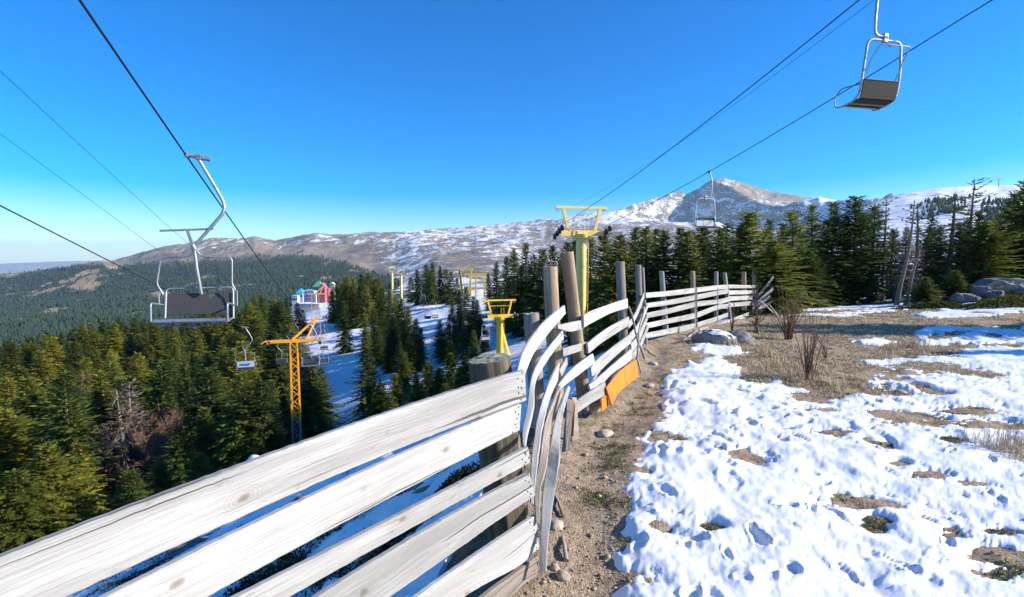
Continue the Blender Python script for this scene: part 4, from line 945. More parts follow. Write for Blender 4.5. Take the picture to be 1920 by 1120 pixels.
def yellow_tower(name, label, head, base_z, dirv, mat, ladder=True, strut=False, wheels=4, poler=.30, tilt=-.3, wmul=1.0):
    t = thing(name, label, 'lift tower', (head.x, head.y, base_z)); t.rotation_euler = (0, 0, math.atan2(-dirv.x, dirv.y)); H = head.z - base_z
    MB().tube([(0, 0, 0), (0, 0, H * .5), (0, 0, H - .5)], poler * 1.12, 20, 0, poler * .98, True).tube([(0, 0, H - .5), (0, 0, H - .1)], poler * 1.0, 20, 0, poler * 1.35).build('pole', mat, t)
    MB().beam((-1.3 * wmul, 0, H), (1.3 * wmul, 0, H), .30, .20).beam((-1.3 * wmul, -.18, H - .08), (1.3 * wmul, -.18, H - .08), .05, .26).beam((-.5, .0, H - .25), (.5, 0, H - .25), .3, .3).build('cross_arm', mat, t)
    MB().beam((-1.55 * wmul, 0, H + 1.42), (1.55 * wmul, 0, H + 1.42), .14, .15).beam((-1.12 * wmul, 0, H + 1.35), (-.78 * wmul, 0, H + .08), .14, .16).beam((1.12 * wmul, 0, H + 1.35), (.82 * wmul, 0, H + .08), .14, .16).beam((-.95 * wmul, 0, H + .9), (.98 * wmul, 0, H + .9), .05, .05).build('lifting_frame', mat, t)
    g = MB()
    for x in (-1.52, -1.40, 1.32, 1.44): g.tube([(x * wmul + .05 * math.cos(a), 0, H + 1.26 + .09 * math.sin(a)) for a in np.linspace(0, 6.28, 12)], .012, 6)
    g.build('hook', M['galvdark'], t)
    if ladder:
        g = MB()
        for x in (.02, .28): g.tube([(x, -poler - .12, .6), (x, -poler - .10, H + .75)], .02, 8)
        for k in range(int((H - .8) / .3)): g.tube([(.02, -poler - .11, .8 + k * .3), (.28, -poler - .11, .8 + k * .3)], .012, 6)
        for z in np.arange(1, H, 1.6): g.beam((.15, -poler * .8, z), (.15, -poler - .12, z), .03, .03)
        g.build('ladder', mat, t); MB().box((.11, -poler - .06, H - .62), (.14, .02, .22), None, 0, .004).build('number_plate', M['white'], t)
    if strut: MB().beam((.1, .0, H * .8), (1.15, .3, 0), .2, .2).build('strut', mat, t)
    for sx in (-1, 1): sheaves(t, (sx * 1.42 * wmul, -.1, H + .05), (0, 1, 0), wheels, 2.0, tilt, .17)
    return t
yt = yellow_tower('yellow_tower', 'tall pale yellow tubular lift tower with ladder behind the fence posts', H1, gz(H1.x, H1.y) - .4, dirR, M['yellow'])
H2 = W(937, 592, 47); Hd = Vector((H2.x - H1.x, H2.y - H1.y, 0)).normalized()
yellow_tower('yellow_tower', 'yellow lift tower with slanted brace standing lower down above the snow', H2, min(gz(H2.x, H2.y) - .4, H2.z - 4.5), Hd, M['yellow2'], True, True, 3, .30, -.1)
H3a, H3b = W(735, 509, 150), W(752, 514, 142)
yellow_tower('yellow_tower', 'left of the two small distant yellow lift towers above the central firs', H3a, gz(H3a.x, H3a.y) - .3, Vector((0, 1, 0)), M['yellow'], False, False, 2, .30, 0, .85)
yellow_tower('yellow_tower', 'right of the two small distant yellow lift towers above the central firs', H3b, gz(H3b.x, H3b.y) - .3, Vector((0, 1, 0)), M['yellow'], False, False, 2, .30, 0, .85)
q1, q2 = W(1049, 432, RT_D), W(1137, 428, RT_D)
pr2 = Vector((Hd.y, -Hd.x, 0)); e1, e2 = H2 - pr2 * 1.42, H2 + pr2 * 1.42
s1, s2 = span(q1, e1 + Vector((0, 0, .05)), .5), span(q2, e2 + Vector((0, 0, .05)), .5)
rope('left cable dropping from the tall yellow tower to the lower yellow tower', s1, .0125); rope('right cable dropping from the tall yellow tower to the lower yellow tower', s2, .0125)
dup(bc, on_span(s1, .09), (0, 0, math.atan2(-Hd.x, Hd.y)), None, 'bail chair hanging just left below the tall yellow tower head', 'bail chairs on the right lift')
H4 = W(800, 535, 120); pd = Vector((H3b.x - H2.x, H3b.y - H2.y, 0)).normalized(); pn = Vector((pd.y, -pd.x, 0))
s3, s4 = span(e1, H3b - pn * 1.3 + Vector((0, 0, 0)), 3.0), span(e2, H3b + pn * 1.3, 3.0)
rope('left cable sagging from the lower yellow tower to the distant yellow towers', s3, .013); rope('right cable sagging from the lower yellow tower to the distant yellow towers', s4, .013)
s5 = span(W(905, 585, 52), W(862, 508, 135), 3.0); s6 = span(W(968, 580, 47), W(885, 508, 138), 3)
yb = math.atan2(-pd.x, pd.y)
for px_, py_, d_, rz_, lab in ((906, 608, 44, 0, 'bail chair lowest beside the lower yellow tower head'), (913, 597, 50, math.pi, 'bail chair just left of the lower yellow tower pole'), (837, 586, 55, 0, 'bail chair against dark firs right of the blue shaded run'), (853, 576, 60, math.pi, 'bail chair overlapping the pointed fir in the middle of the run'),
                               (800, 568, 68, 0, 'bail chair over the blue shaded snow right of the central firs'), (817, 567, 72, math.pi, 'dark seated chair over blue snow beside its paler neighbour'), (791, 542, 85, 0, 'bail chair above the upper snow streaks near the far clump'), (775, 528, 105, math.pi, 'distant bail chair in front of the far fir clump'), (762, 537, 112, 0, 'distant bail chair just right of the far yellow towers')):
    dup(bc, W(px_, py_, d_), (0, 0, yb + rz_), None, lab, 'bail chairs on the right lift')
rope('upper pair cable carrying bail chairs over the shaded run', [W(905, 600, 44), W(875, 590, 52), W(837, 584, 56), W(800, 565, 68), W(762, 534, 112), W(745, 515, 140)], .012)
rope('second cable carrying bail chairs over the shaded run', [W(918, 592, 47.5), W(913, 595, 50), W(853, 573, 60), W(817, 563, 72), W(775, 525, 105), W(757, 514, 142)], .012)
# lift line far left among the firs
pL1, pL2 = W(22, 762, 62), W(118, 660, 105)
sL = span(pL1, pL2, 1.0); rope('thin cable threading the firs at far left', sL, .014)
sLb = span(pL1 + Vector((3, 1, 0)), pL2 + Vector((3, 1, 0)), 1.0); rope('second thin cable threading the firs at far left', sLb, .014)
dup(bc, on_span(sL, .22), (0, 0, R(30)), None, 'lone bail chair between golden firs at far left', 'chairs on the far left line')
dup(bc, on_span(sL, .55), (0, 0, R(30)), None, 'smaller bail chair farther up the line at far left', 'chairs on the far left line')
dup(bc, on_span(sL, .93), (0, 0, R(30)), None, 'tiny bail chair by the small snow clearing at far left', 'chairs on the far left line')
# ------------------------------------------------------------------ conifers
def fir_mesh(name, seed, H=8.0, Rb=1.9, whorl=.20, lo=.04, dense=1.0, droop=.22, tufty=.0, sprig=.30, mat=None, ragged=.25, gap=0.0, pw=.85):
    """Foliage of a fir: whorls of boughs, each carrying flat sprays of needles (many small leaf-sized faces)."""
    r = np.random.default_rng(seed); P0, D, Lh, Wd, NUP = [], [], [], [], []
    z = H * lo; lean = r.uniform(0, 6.28)
    sect_ = 1 + ragged * .8 * np.sin(np.arange(64) / 64 * 6.283 * 2 + lean) * .5
    sticks = []
    while z < H * .985:
        t = z / H; nb = int(round((5 + 4 * (1 - t)) * dense)); base = r.uniform(0, 6.28)
        low = min(1.0, .62 + (t - lo) * 3.2)
        Lb = Rb * ((1 - t) ** pw) * low + .10
        for b in range(max(3, nb)):
            if r.random() < gap + .04: continue
            az = base + 6.283 * b / nb + r.normal(0, .25)
            L = Lb * r.uniform(1 - ragged * 1.5, 1 + ragged * .7) * sect_[int(az / 6.2832 * 64) % 64]
            if L < .06: continue
            el = math.radians(-8 - 14 * (1 - t) + 52 * t ** 1.6) + r.normal(0, .09)
            n = max(3, int(L / .105)); s = (np.arange(n) + r.uniform(.2, .9, n)) / n
            ca, sa = math.cos(az), math.sin(az)
            hor = s * L * math.cos(el); ver = s * L * math.sin(el) - droop * L * s ** 2 * (1 - t) + .10 * L * np.clip(s - .7, 0, 1)
            c = np.stack([hor * ca, hor * sa, z + ver], 1)
            for side in (-1, 1):
                a2 = az + side * np.radians(r.uniform(25, 62, n)); e2 = el - droop * 1.2 * s + r.normal(0, .22, n)
                d = np.stack([np.cos(a2) * np.cos(e2), np.sin(a2) * np.cos(e2), np.sin(e2)], 1)
                l = sprig * (1.25 - .75 * s) * r.uniform(.7, 1.25, n) * min(1, .45 + L / 1.2)
                P0.append(c); D.append(d); Lh.append(l); Wd.append(l * r.uniform(.34, .5, n)); NUP.append(np.full(n, r.normal(0, .25)))
            m = max(1, n // 3)                      # hanging and standing sprigs give the bough body
            i = r.integers(0, n, m); d = np.stack([r.normal(0, .5, m) + ca * .6, r.normal(0, .5, m) + sa * .6, r.uniform(-.9, .55, m)], 1)
            P0.append(c[i]); D.append(d / np.linalg.norm(d, axis=1, keepdims=True)); l = sprig * r.uniform(.5, .9, m); Lh.append(l); Wd.append(l * .42); NUP.append(np.full(m, 1.2))
            P0.append(c[-1:]); D.append(np.array([[ca * math.cos(el), sa * math.cos(el), math.sin(el) + .08]])); Lh.append(np.array([sprig * .9])); Wd.append(np.array([sprig * .35])); NUP.append(np.zeros(1))
        z += whorl * r.uniform(.75, 1.3) * (1.15 - .55 * t)
    m = 14                                           # leader shoot
    zz = H * .93 + np.linspace(0, .07, m) * H; a = r.uniform(0, 6.28, m)
    P0.append(np.stack([0 * a, 0 * a, zz], 1)); D.append(np.stack([np.cos(a) * .55, np.sin(a) * .55, np.full(m, .8)], 1)); Lh.append(np.full(m, sprig * .5)); Wd.append(np.full(m, sprig * .16)); NUP.append(np.zeros(m))
    P, D, Lh, Wd, NUP = np.concatenate(P0), np.concatenate(D), np.concatenate(Lh)[:, None], np.concatenate(Wd)[:, None], np.concatenate(NUP)
    up = np.stack([r.normal(0, .45, len(P)), r.normal(0, .45, len(P)), np.ones(len(P))], 1)
    side = np.cross(D, up); side /= np.linalg.norm(side, axis=1, keepdims=True) + 1e-9
    nrm = np.cross(side, D)
    v0 = P - D * Lh * .12; v1 = P + D * Lh * .5 + side * Wd * .5 + nrm * Lh * .03; v2 = P + D * Lh - nrm * Lh * .10; v3 = P + D * Lh * .5 - side * Wd * .5 + nrm * Lh * .03
    V = np.stack([v0, v1, v2, v3], 1).reshape(-1, 3); Fq = np.arange(len(V)).reshape(-1, 4)
    return np_mesh(name, V, Fq, mat)
def trunk_mesh(name, H, r0, seed, mat, limbs=0, limb_len=1.0, zlo=.15, zhi=.9, bend=.0, twigs=0, droop=.2):
    rr = random.Random(seed); mb = MB(); N = 9
    def px_(t): return Vector((bend * math.sin(t * 2.4) + .04 * math.sin(t * 7 + seed), bend * .6 * math.sin(t * 3.1 + 1) , t * H))
    mb.tube([px_(i / N) for i in range(N + 1)], r0, 9, 0, r0 * .14)
    for k in range(limbs):
        t = rr.uniform(zlo, zhi); a = rr.uniform(0, 6.28); L = limb_len * rr.uniform(.35, 1.0) * (1.05 - t * .75); p = px_(t)
        d = Vector((math.cos(a), math.sin(a), rr.uniform(-.35, .3))); q = [p, p + d * L * .5, p + d * L + Vector((0, 0, -droop * L))]
        mb.tube(q, r0 * .16, 5, 0, r0 * .05, False)
        for j in range(twigs):
            f = rr.uniform(.3, 1); b = q[0].lerp(q[2], f); e = Vector((rr.gauss(0, 1), rr.gauss(0, 1), rr.gauss(-.3, .8))).normalized() * L * rr.uniform(.15, .42)
            mb.tube([b, b + e], r0 * .055, 4, 0, r0 * .03, False)
    ob = mb.build(name, mat); me = ob.data; bpy.data.objects.remove(ob); return me
PROTO = {}
def proto(kind, k, H, foliage, trunk, lab):
    PROTO.setdefault(kind, []).append((H, foliage, trunk))
for k in range(5):
    proto('fir', k, 8, fir_mesh('crown', 100 + k, 8, [1.75, 2.0, 1.55, 1.9, 1.7][k], .21, .05, 1.0, .22, mat=M['fir'], sprig=.32, ragged=.34), trunk_mesh('trunk', 7.8, .14, k, M['bark']), '')
for k in range(3):
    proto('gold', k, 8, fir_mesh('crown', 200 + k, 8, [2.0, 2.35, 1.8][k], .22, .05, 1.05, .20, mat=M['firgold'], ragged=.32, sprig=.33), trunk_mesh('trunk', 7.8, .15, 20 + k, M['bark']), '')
for k in range(3):
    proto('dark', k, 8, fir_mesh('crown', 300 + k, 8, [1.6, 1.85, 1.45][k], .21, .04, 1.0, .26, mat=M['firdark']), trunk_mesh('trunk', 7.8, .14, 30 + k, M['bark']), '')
for k in range(3):   # near pines on the right: open, ragged, trunk showing
    proto('open', k, 8, fir_mesh('crown', 400 + k, 8, [1.95, 2.15, 1.75][k], .25, .09, .95, .16, mat=M['fir'], ragged=.42, gap=.05, sprig=.31, pw=.75), trunk_mesh('trunk', 7.8, .15, 40 + k, M['bark'], 34, 1.6, .05, .8), '')
for k in range(2):   # nearly bare, thin-topped
    proto('sparse', k, 8, fir_mesh('crown', 500 + k, 8, [1.05, 1.25][k], .36, .34, .8, .10, mat=M['firdark'], ragged=.5, gap=.42, sprig=.24, pw=.45), trunk_mesh('trunk', 7.9, .13, 50 + k, M['bark'], 46, 1.2, .08, .85), '')
for k in range(2):   # dead standing firs with grey hanging twigs
    proto('dead', k, 8, fir_mesh('crown', 600 + k, 8, [1.25, 1.5][k], .30, .12, .8, .5, mat=M['deadneedles'], ragged=.5, gap=.30, sprig=.26), trunk_mesh('trunk', 7.9, .15, 60 + k, M['deadbark'], 60, 1.3, .1, .95, .1, 4, .5), '')
TREES = {}
WANT = []
def fir(kind, px, top, d, label, group, wid=1.0, k=None):
    """Ask for a tree rooted in the ground at depth d; its height follows from where its top is seen."""
    P = W(px, top, d); g = gz(P.x, d) - .12; h = P.z - g
    if h < .8: return None
    opts = PROTO[kind]; k = rnd.randrange(len(opts)) if k is None else k
    s = h / 8.0; sw = s ** .75 * wid * 1.42 * rnd.uniform(.78, 1.2)
    WANT.append(((h / d) * (.001 if px < -60 else 1), kind, k, (P.x, d, g), sw, s, (rnd.gauss(0, .015), rnd.gauss(0, .015), rnd.uniform(0, 6.28)), label, group))
    return True
# --- the right hand stand behind the plateau (d 18..45)
RB = 'firs of the stand right of the fence'
def rs(kind, px, top, d, wid, label, k=None): return fir(kind, px, top, d, label, RB, wid, k)
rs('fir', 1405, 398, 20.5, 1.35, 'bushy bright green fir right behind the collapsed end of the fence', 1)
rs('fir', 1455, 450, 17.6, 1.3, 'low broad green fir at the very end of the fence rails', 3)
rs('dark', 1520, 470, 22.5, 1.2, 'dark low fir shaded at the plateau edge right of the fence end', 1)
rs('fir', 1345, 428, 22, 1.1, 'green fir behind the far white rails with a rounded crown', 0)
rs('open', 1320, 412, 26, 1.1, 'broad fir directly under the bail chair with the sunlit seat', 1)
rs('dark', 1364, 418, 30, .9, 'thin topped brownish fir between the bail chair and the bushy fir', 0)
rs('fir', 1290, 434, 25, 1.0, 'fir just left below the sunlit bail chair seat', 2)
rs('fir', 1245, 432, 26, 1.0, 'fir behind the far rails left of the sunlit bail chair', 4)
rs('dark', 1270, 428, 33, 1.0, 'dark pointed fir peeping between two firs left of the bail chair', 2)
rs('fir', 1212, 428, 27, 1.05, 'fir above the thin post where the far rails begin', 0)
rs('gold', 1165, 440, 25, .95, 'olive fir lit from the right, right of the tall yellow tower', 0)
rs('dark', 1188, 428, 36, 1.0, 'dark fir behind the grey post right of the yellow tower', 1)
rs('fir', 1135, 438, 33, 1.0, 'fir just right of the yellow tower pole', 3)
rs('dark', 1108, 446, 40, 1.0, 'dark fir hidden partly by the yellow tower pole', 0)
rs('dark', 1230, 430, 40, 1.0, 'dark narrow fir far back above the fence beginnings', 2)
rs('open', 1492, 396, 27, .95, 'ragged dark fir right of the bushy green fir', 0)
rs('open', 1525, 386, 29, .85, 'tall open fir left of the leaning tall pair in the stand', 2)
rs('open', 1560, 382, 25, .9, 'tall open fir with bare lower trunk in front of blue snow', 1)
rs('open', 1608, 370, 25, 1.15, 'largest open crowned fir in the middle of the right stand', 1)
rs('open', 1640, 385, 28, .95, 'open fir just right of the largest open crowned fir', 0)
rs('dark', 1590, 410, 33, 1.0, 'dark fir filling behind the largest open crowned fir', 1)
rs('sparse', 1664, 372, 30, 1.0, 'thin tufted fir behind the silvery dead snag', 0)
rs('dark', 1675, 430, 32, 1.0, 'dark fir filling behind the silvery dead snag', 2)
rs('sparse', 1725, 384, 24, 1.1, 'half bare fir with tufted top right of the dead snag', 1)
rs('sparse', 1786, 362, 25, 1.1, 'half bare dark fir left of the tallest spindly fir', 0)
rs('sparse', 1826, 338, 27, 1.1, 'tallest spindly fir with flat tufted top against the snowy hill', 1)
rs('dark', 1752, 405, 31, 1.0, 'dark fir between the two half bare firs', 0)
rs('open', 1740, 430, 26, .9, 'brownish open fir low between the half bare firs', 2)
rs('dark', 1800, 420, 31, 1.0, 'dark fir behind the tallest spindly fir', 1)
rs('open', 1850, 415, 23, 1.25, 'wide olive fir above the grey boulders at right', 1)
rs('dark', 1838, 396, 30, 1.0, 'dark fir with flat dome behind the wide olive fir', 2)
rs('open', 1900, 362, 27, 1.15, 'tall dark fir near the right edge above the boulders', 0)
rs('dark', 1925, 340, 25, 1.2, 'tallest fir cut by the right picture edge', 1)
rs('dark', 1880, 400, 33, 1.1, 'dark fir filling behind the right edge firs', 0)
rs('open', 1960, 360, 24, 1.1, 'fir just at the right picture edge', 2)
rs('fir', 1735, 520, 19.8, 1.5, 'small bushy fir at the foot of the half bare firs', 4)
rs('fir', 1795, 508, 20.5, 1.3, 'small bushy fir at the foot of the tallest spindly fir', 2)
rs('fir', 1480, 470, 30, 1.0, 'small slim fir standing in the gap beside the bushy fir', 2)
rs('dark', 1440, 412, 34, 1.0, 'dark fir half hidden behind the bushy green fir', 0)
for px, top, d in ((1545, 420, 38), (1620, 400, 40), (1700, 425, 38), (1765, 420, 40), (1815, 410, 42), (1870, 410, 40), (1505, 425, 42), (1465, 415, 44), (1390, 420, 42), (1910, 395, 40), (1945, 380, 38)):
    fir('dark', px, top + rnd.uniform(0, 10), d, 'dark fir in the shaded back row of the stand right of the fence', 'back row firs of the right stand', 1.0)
# --- the dark mass left of the yellow tower (d 45..95)
MB_ = 'firs of the dark mass beside the yellow tower'
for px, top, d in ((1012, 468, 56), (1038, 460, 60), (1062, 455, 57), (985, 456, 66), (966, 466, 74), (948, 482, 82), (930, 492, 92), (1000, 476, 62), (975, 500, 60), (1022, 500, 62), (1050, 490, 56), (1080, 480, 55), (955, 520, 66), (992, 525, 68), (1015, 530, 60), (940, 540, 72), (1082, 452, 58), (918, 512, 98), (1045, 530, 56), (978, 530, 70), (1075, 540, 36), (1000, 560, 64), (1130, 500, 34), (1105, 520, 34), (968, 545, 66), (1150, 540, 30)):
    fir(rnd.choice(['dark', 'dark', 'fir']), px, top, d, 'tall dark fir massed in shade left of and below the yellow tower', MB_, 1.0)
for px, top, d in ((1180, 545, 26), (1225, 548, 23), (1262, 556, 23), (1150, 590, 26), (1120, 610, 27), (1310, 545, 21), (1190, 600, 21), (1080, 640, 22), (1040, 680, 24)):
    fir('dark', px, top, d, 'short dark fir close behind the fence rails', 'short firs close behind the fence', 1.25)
# --- middle of the ski run
CB = 'firs of the central clump on the ski run'
fir('fir', 646, 566, 84, 'lone slim fir standing alone on the snow left of the central clump', CB, .9, 2)
for px, top, d in ((632, 526, 132), (650, 517, 130), (664, 520, 128), (676, 514, 124), (690, 512, 120), (704, 522, 116), (640, 534, 120), (660, 535, 115), (685, 535, 112), (622, 545, 125), (712, 528, 118)):
    fir(rnd.choice(['gold', 'fir']), px, top, d, 'rounded fir in the clump left of the two small yellow towers', 'clump left of the small yellow towers', 1.1)
for px, top, d in ((715, 540, 96), (730, 545, 84), (742, 556, 78), (752, 560, 74), (766, 574, 70), (700, 580, 80), (685, 590, 72), (722, 585, 70), (738, 590, 64), (756, 600, 62), (778, 598, 60), (708, 612, 66), (785, 615, 57), (728, 625, 60), (768, 630, 56), (748, 640, 54)):
    fir(rnd.choice(['fir', 'fir', 'dark', 'gold']), px, top, d, 'fir crowded in the large central clump between the two snow runs', CB, .95)
for px, top, d in ((782, 506, 138), (797, 496, 138), (812, 492, 134), (823, 500, 130), (835, 505, 130), (846, 510, 122), (805, 508, 128), (770, 520, 150), (857, 522, 118)):
    fir('fir', px, top, d, 'fir in the far clump at the head of the blue shaded run', 'far clump at the head of the run', .95)
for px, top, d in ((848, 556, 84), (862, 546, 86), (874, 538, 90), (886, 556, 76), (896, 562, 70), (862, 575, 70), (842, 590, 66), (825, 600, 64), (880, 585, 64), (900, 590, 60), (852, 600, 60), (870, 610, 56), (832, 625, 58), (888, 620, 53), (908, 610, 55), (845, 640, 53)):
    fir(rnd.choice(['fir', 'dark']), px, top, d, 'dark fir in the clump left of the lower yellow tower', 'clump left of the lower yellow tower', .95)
for px, top, d, w_ in ((690, 650, 41, 1.1), (760, 660, 43, 1.0), (742, 700, 40, 1.0), (802, 678, 40, 1.0), (712, 720, 33, 1.1), (846, 662, 40, .9), (872, 668, 38, .9), (822, 690, 36, 1.0), (780, 700, 36, 1.0), (862, 690, 33, .9), (890, 650, 42, .9), (835, 720, 30, .9), (735, 745, 30, .9),):
    fir(rnd.choice(['fir', 'fir', 'gold']), px, top, d, 'pointed small fir standing just above the top white rail', 'small firs above the top rail', w_)
for px, top, d in ((735, 545, 170), (745, 560, 130)): fir('fir', px, top, d, 'fir at the foot of the two small yellow towers', 'firs at the foot of the small towers', 1.0)
# --- the large forest slope at left
LB = 'firs of the forest slope at left'
sky_l = ([-200, -60, 0, 60, 110, 160, 230, 300, 340, 370, 430, 470, 500, 540, 575, 600, 622, 645], [650, 648, 640, 626, 618, 602, 586, 600, 596, 580, 552, 548, 548, 556, 572, 592, 640, 720])
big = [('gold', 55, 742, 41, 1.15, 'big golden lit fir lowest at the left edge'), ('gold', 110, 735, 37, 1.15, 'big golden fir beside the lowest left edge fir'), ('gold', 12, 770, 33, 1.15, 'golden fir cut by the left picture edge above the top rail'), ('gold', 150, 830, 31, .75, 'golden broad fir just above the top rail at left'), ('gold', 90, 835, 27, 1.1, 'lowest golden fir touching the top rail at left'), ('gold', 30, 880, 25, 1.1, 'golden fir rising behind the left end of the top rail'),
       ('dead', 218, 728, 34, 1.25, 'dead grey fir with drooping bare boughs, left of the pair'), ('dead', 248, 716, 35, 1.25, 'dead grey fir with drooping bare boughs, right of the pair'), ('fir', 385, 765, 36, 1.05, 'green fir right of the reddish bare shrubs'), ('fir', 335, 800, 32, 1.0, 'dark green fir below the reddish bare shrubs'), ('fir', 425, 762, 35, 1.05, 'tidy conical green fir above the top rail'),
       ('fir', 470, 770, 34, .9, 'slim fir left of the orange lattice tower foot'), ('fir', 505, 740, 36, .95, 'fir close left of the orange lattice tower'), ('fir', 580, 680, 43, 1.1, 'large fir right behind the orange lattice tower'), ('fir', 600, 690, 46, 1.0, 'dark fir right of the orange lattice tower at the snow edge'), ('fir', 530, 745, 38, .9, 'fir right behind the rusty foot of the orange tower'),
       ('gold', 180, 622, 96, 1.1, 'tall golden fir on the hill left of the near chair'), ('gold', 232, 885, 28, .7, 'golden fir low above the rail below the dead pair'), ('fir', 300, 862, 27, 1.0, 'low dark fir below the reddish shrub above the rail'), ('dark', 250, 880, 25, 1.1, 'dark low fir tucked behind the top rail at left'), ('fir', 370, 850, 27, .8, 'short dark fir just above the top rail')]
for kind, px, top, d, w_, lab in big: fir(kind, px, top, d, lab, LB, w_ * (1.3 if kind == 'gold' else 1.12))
cnt = 0
ds_ = np.exp(np.linspace(math.log(158), math.log(33), 24)); prng = random.Random(5)
for d in ds_:
    step = 4.4 * F / d * (1.15 if d < 60 else 1.0 if d < 90 else 1.2); px = -420 + prng.uniform(0, step)
    while px < 640:
        q = px + prng.uniform(-.3, .3) * step; dd = d * prng.uniform(.93, 1.06)
        lim = np.interp(dd, [33, 45, 60, 90, 160], [505, 545, 568, 570, 560])
        if q < lim and not (abs(q - 551) < 16 and dd < 38) and not (105 < q < 122 and 60 < dd < 130) and not (135 < q < 375 and dd < 40.5):
            P = W(q, 600, dd); h = prng.uniform(5.4, 10.2) * (.95 if d > 60 else 1.0); g = gz(P.x, dd)
            top = 560 - F * 0 ; v_ = (g + h - CZ) / dd
            py = 492 - v_ * F * 1.0
            py = max(py, np.interp(q, *sky_l) + prng.uniform(2, 16))
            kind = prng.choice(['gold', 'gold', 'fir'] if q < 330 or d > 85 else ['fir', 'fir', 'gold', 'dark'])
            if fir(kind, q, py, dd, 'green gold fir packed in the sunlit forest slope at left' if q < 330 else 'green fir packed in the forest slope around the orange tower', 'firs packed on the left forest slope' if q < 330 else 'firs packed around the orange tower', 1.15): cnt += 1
        px += step
print('slope firs', cnt, 'all', len(WANT))
WANT.sort(key=lambda q: -q[0] - (100 if q[8] == LB or q[8] == RB else 0))
for (_, kind, k, loc, sw, s, rot, label, group) in WANT[:292]:
    H, fo, tr = PROTO[kind][k]
    r = bpy.data.objects.new('fir_tree', None); C.objects.link(r); r.location = loc; r.scale = (sw, sw, s); r.rotation_euler = rot
    tag(r, label, 'tree', group); adopt(link('crown', fo), r); adopt(link('trunk', tr), r)
LOWV = []
for k in range(3):
    me = fir_mesh('low', 700 + k, 8, [1.75, 2.0, 1.6][k], .34, .03, .9, .2, sprig=.46); v = np.empty(len(me.vertices) * 3, np.float32); me.vertices.foreach_get('co', v); LOWV.append(v.reshape(-1, 3)); bpy.data.meshes.remove(me)
acc = []
for q, (_, kind, k, loc, sw, s, rot, label, group) in enumerate(WANT[292:]):
    v = LOWV[q % 3]; c_, s_ = math.cos(rot[2]), math.sin(rot[2])
    acc.append(np.stack([(v[:, 0] * c_ - v[:, 1] * s_) * sw + loc[0], (v[:, 0] * s_ + v[:, 1] * c_) * sw + loc[1], v[:, 2] * s + loc[2]], 1))
if acc:
    acc = np.concatenate(acc); o = link('small_firs', np_mesh('small_firs', acc, np.arange(len(acc)).reshape(-1, 4), M['fir'])); tag(o, 'smaller firs packed between the large ones', 'trees', None, 'stuff')
# --- far trees: the forest on the valley sides and scattered groups, one mass
def far_forest(n, seed, sel, hgt=(6, 12)):
    r = np.random.default_rng(seed); out = []
    px, ld = sel(r, n); d = np.exp(ld); u = (px - 960) / F; x = u * d
    z = ground(x, d)
    return x, d, z, r.uniform(*hgt, len(x)) * (1 + .35 * fbm(x / 60, d / 60, 2, 66))
def sel_valley(r, n):
    px = r.uniform(-520, 760, n); ld = r.uniform(math.log(300), math.log(2120), n)
    e = np.interp(px, [-900, 0, 150, 300, 450, 600, 700, 745, 760], [2100, 2090, 2050, 2010, 1960, 1950, 1500, 900, 300]) * (1 + .06 * fbm(px / 30, ld * 4, 2, 91))
    d = np.exp(ld); P = clearings(px, ld, (px - 960) / F * d, d)
    x = (px - 960) / F * d
    keep = (d < e) & ((P < .45) | (r.random(n) < .10)) & ~((px > 530) & (d < 520)) & ~((px > 600) & (d < 700))
    return px[keep], ld[keep]
def sel_right(r, n):
    px = np.concatenate([r.normal(1755, 22, n // 3), r.normal(1868, 18, n // 3), r.uniform(1440, 1660, n // 3)])
    ld = np.log(np.concatenate([r.uniform(690, 860, n // 3), r.uniform(520, 760, n // 3), r.uniform(260, 420, n // 3)]))
    return px, ld
parts = [far_forest(36000, 1, sel_valley), far_forest(420, 2, sel_right, (6, 10))]
X = np.concatenate([p[0] for p in parts]); Y = np.concatenate([p[1] for p in parts]); Z = np.concatenate([p[2] for p in parts]); Ht = np.concatenate([p[3] for p in parts])
r = np.random.default_rng(8); n = len(X); K = 6; Vt, Ft = [], []
aa = np.arange(K) / K * 2 * np.pi
for (zb, zt2, rb) in ((.08, .50, .27), (.30, .76, .21), (.55, 1.0, .13)):
    a0 = r.uniform(0, 6.28, n)[:, None] + aa; rad = rb * Ht[:, None] * r.uniform(.6, 1.25, (n, K))
    bx = X[:, None] + np.cos(a0) * rad; by = Y[:, None] + np.sin(a0) * rad; bz = Z[:, None] + Ht[:, None] * (zb + r.uniform(-.07, .07, (n, K)))
    tp = np.stack([X + r.normal(0, .03, n) * Ht, Y + r.normal(0, .03, n) * Ht, Z + Ht * zt2], -1)[:, None, :]
    v = np.concatenate([np.stack([bx, by, bz], -1), tp], 1); off = sum(len(q) for q in Vt)
    i = off + np.arange(n)[:, None] * (K + 1); k = np.arange(K)
    Ft.append(np.stack([i + k, i + (k + 1) % K, np.broadcast_to(i + K, (n, K))], -1).reshape(-1, 3)); Vt.append(v.reshape(-1, 3))
o = link('far_forest', np_mesh('far_forest', np.concatenate(Vt), np.concatenate(Ft), M['fartree'])); tag(o, 'blue green forest covering the far valley sides', 'forest', None, 'stuff')
print('far trees', n)

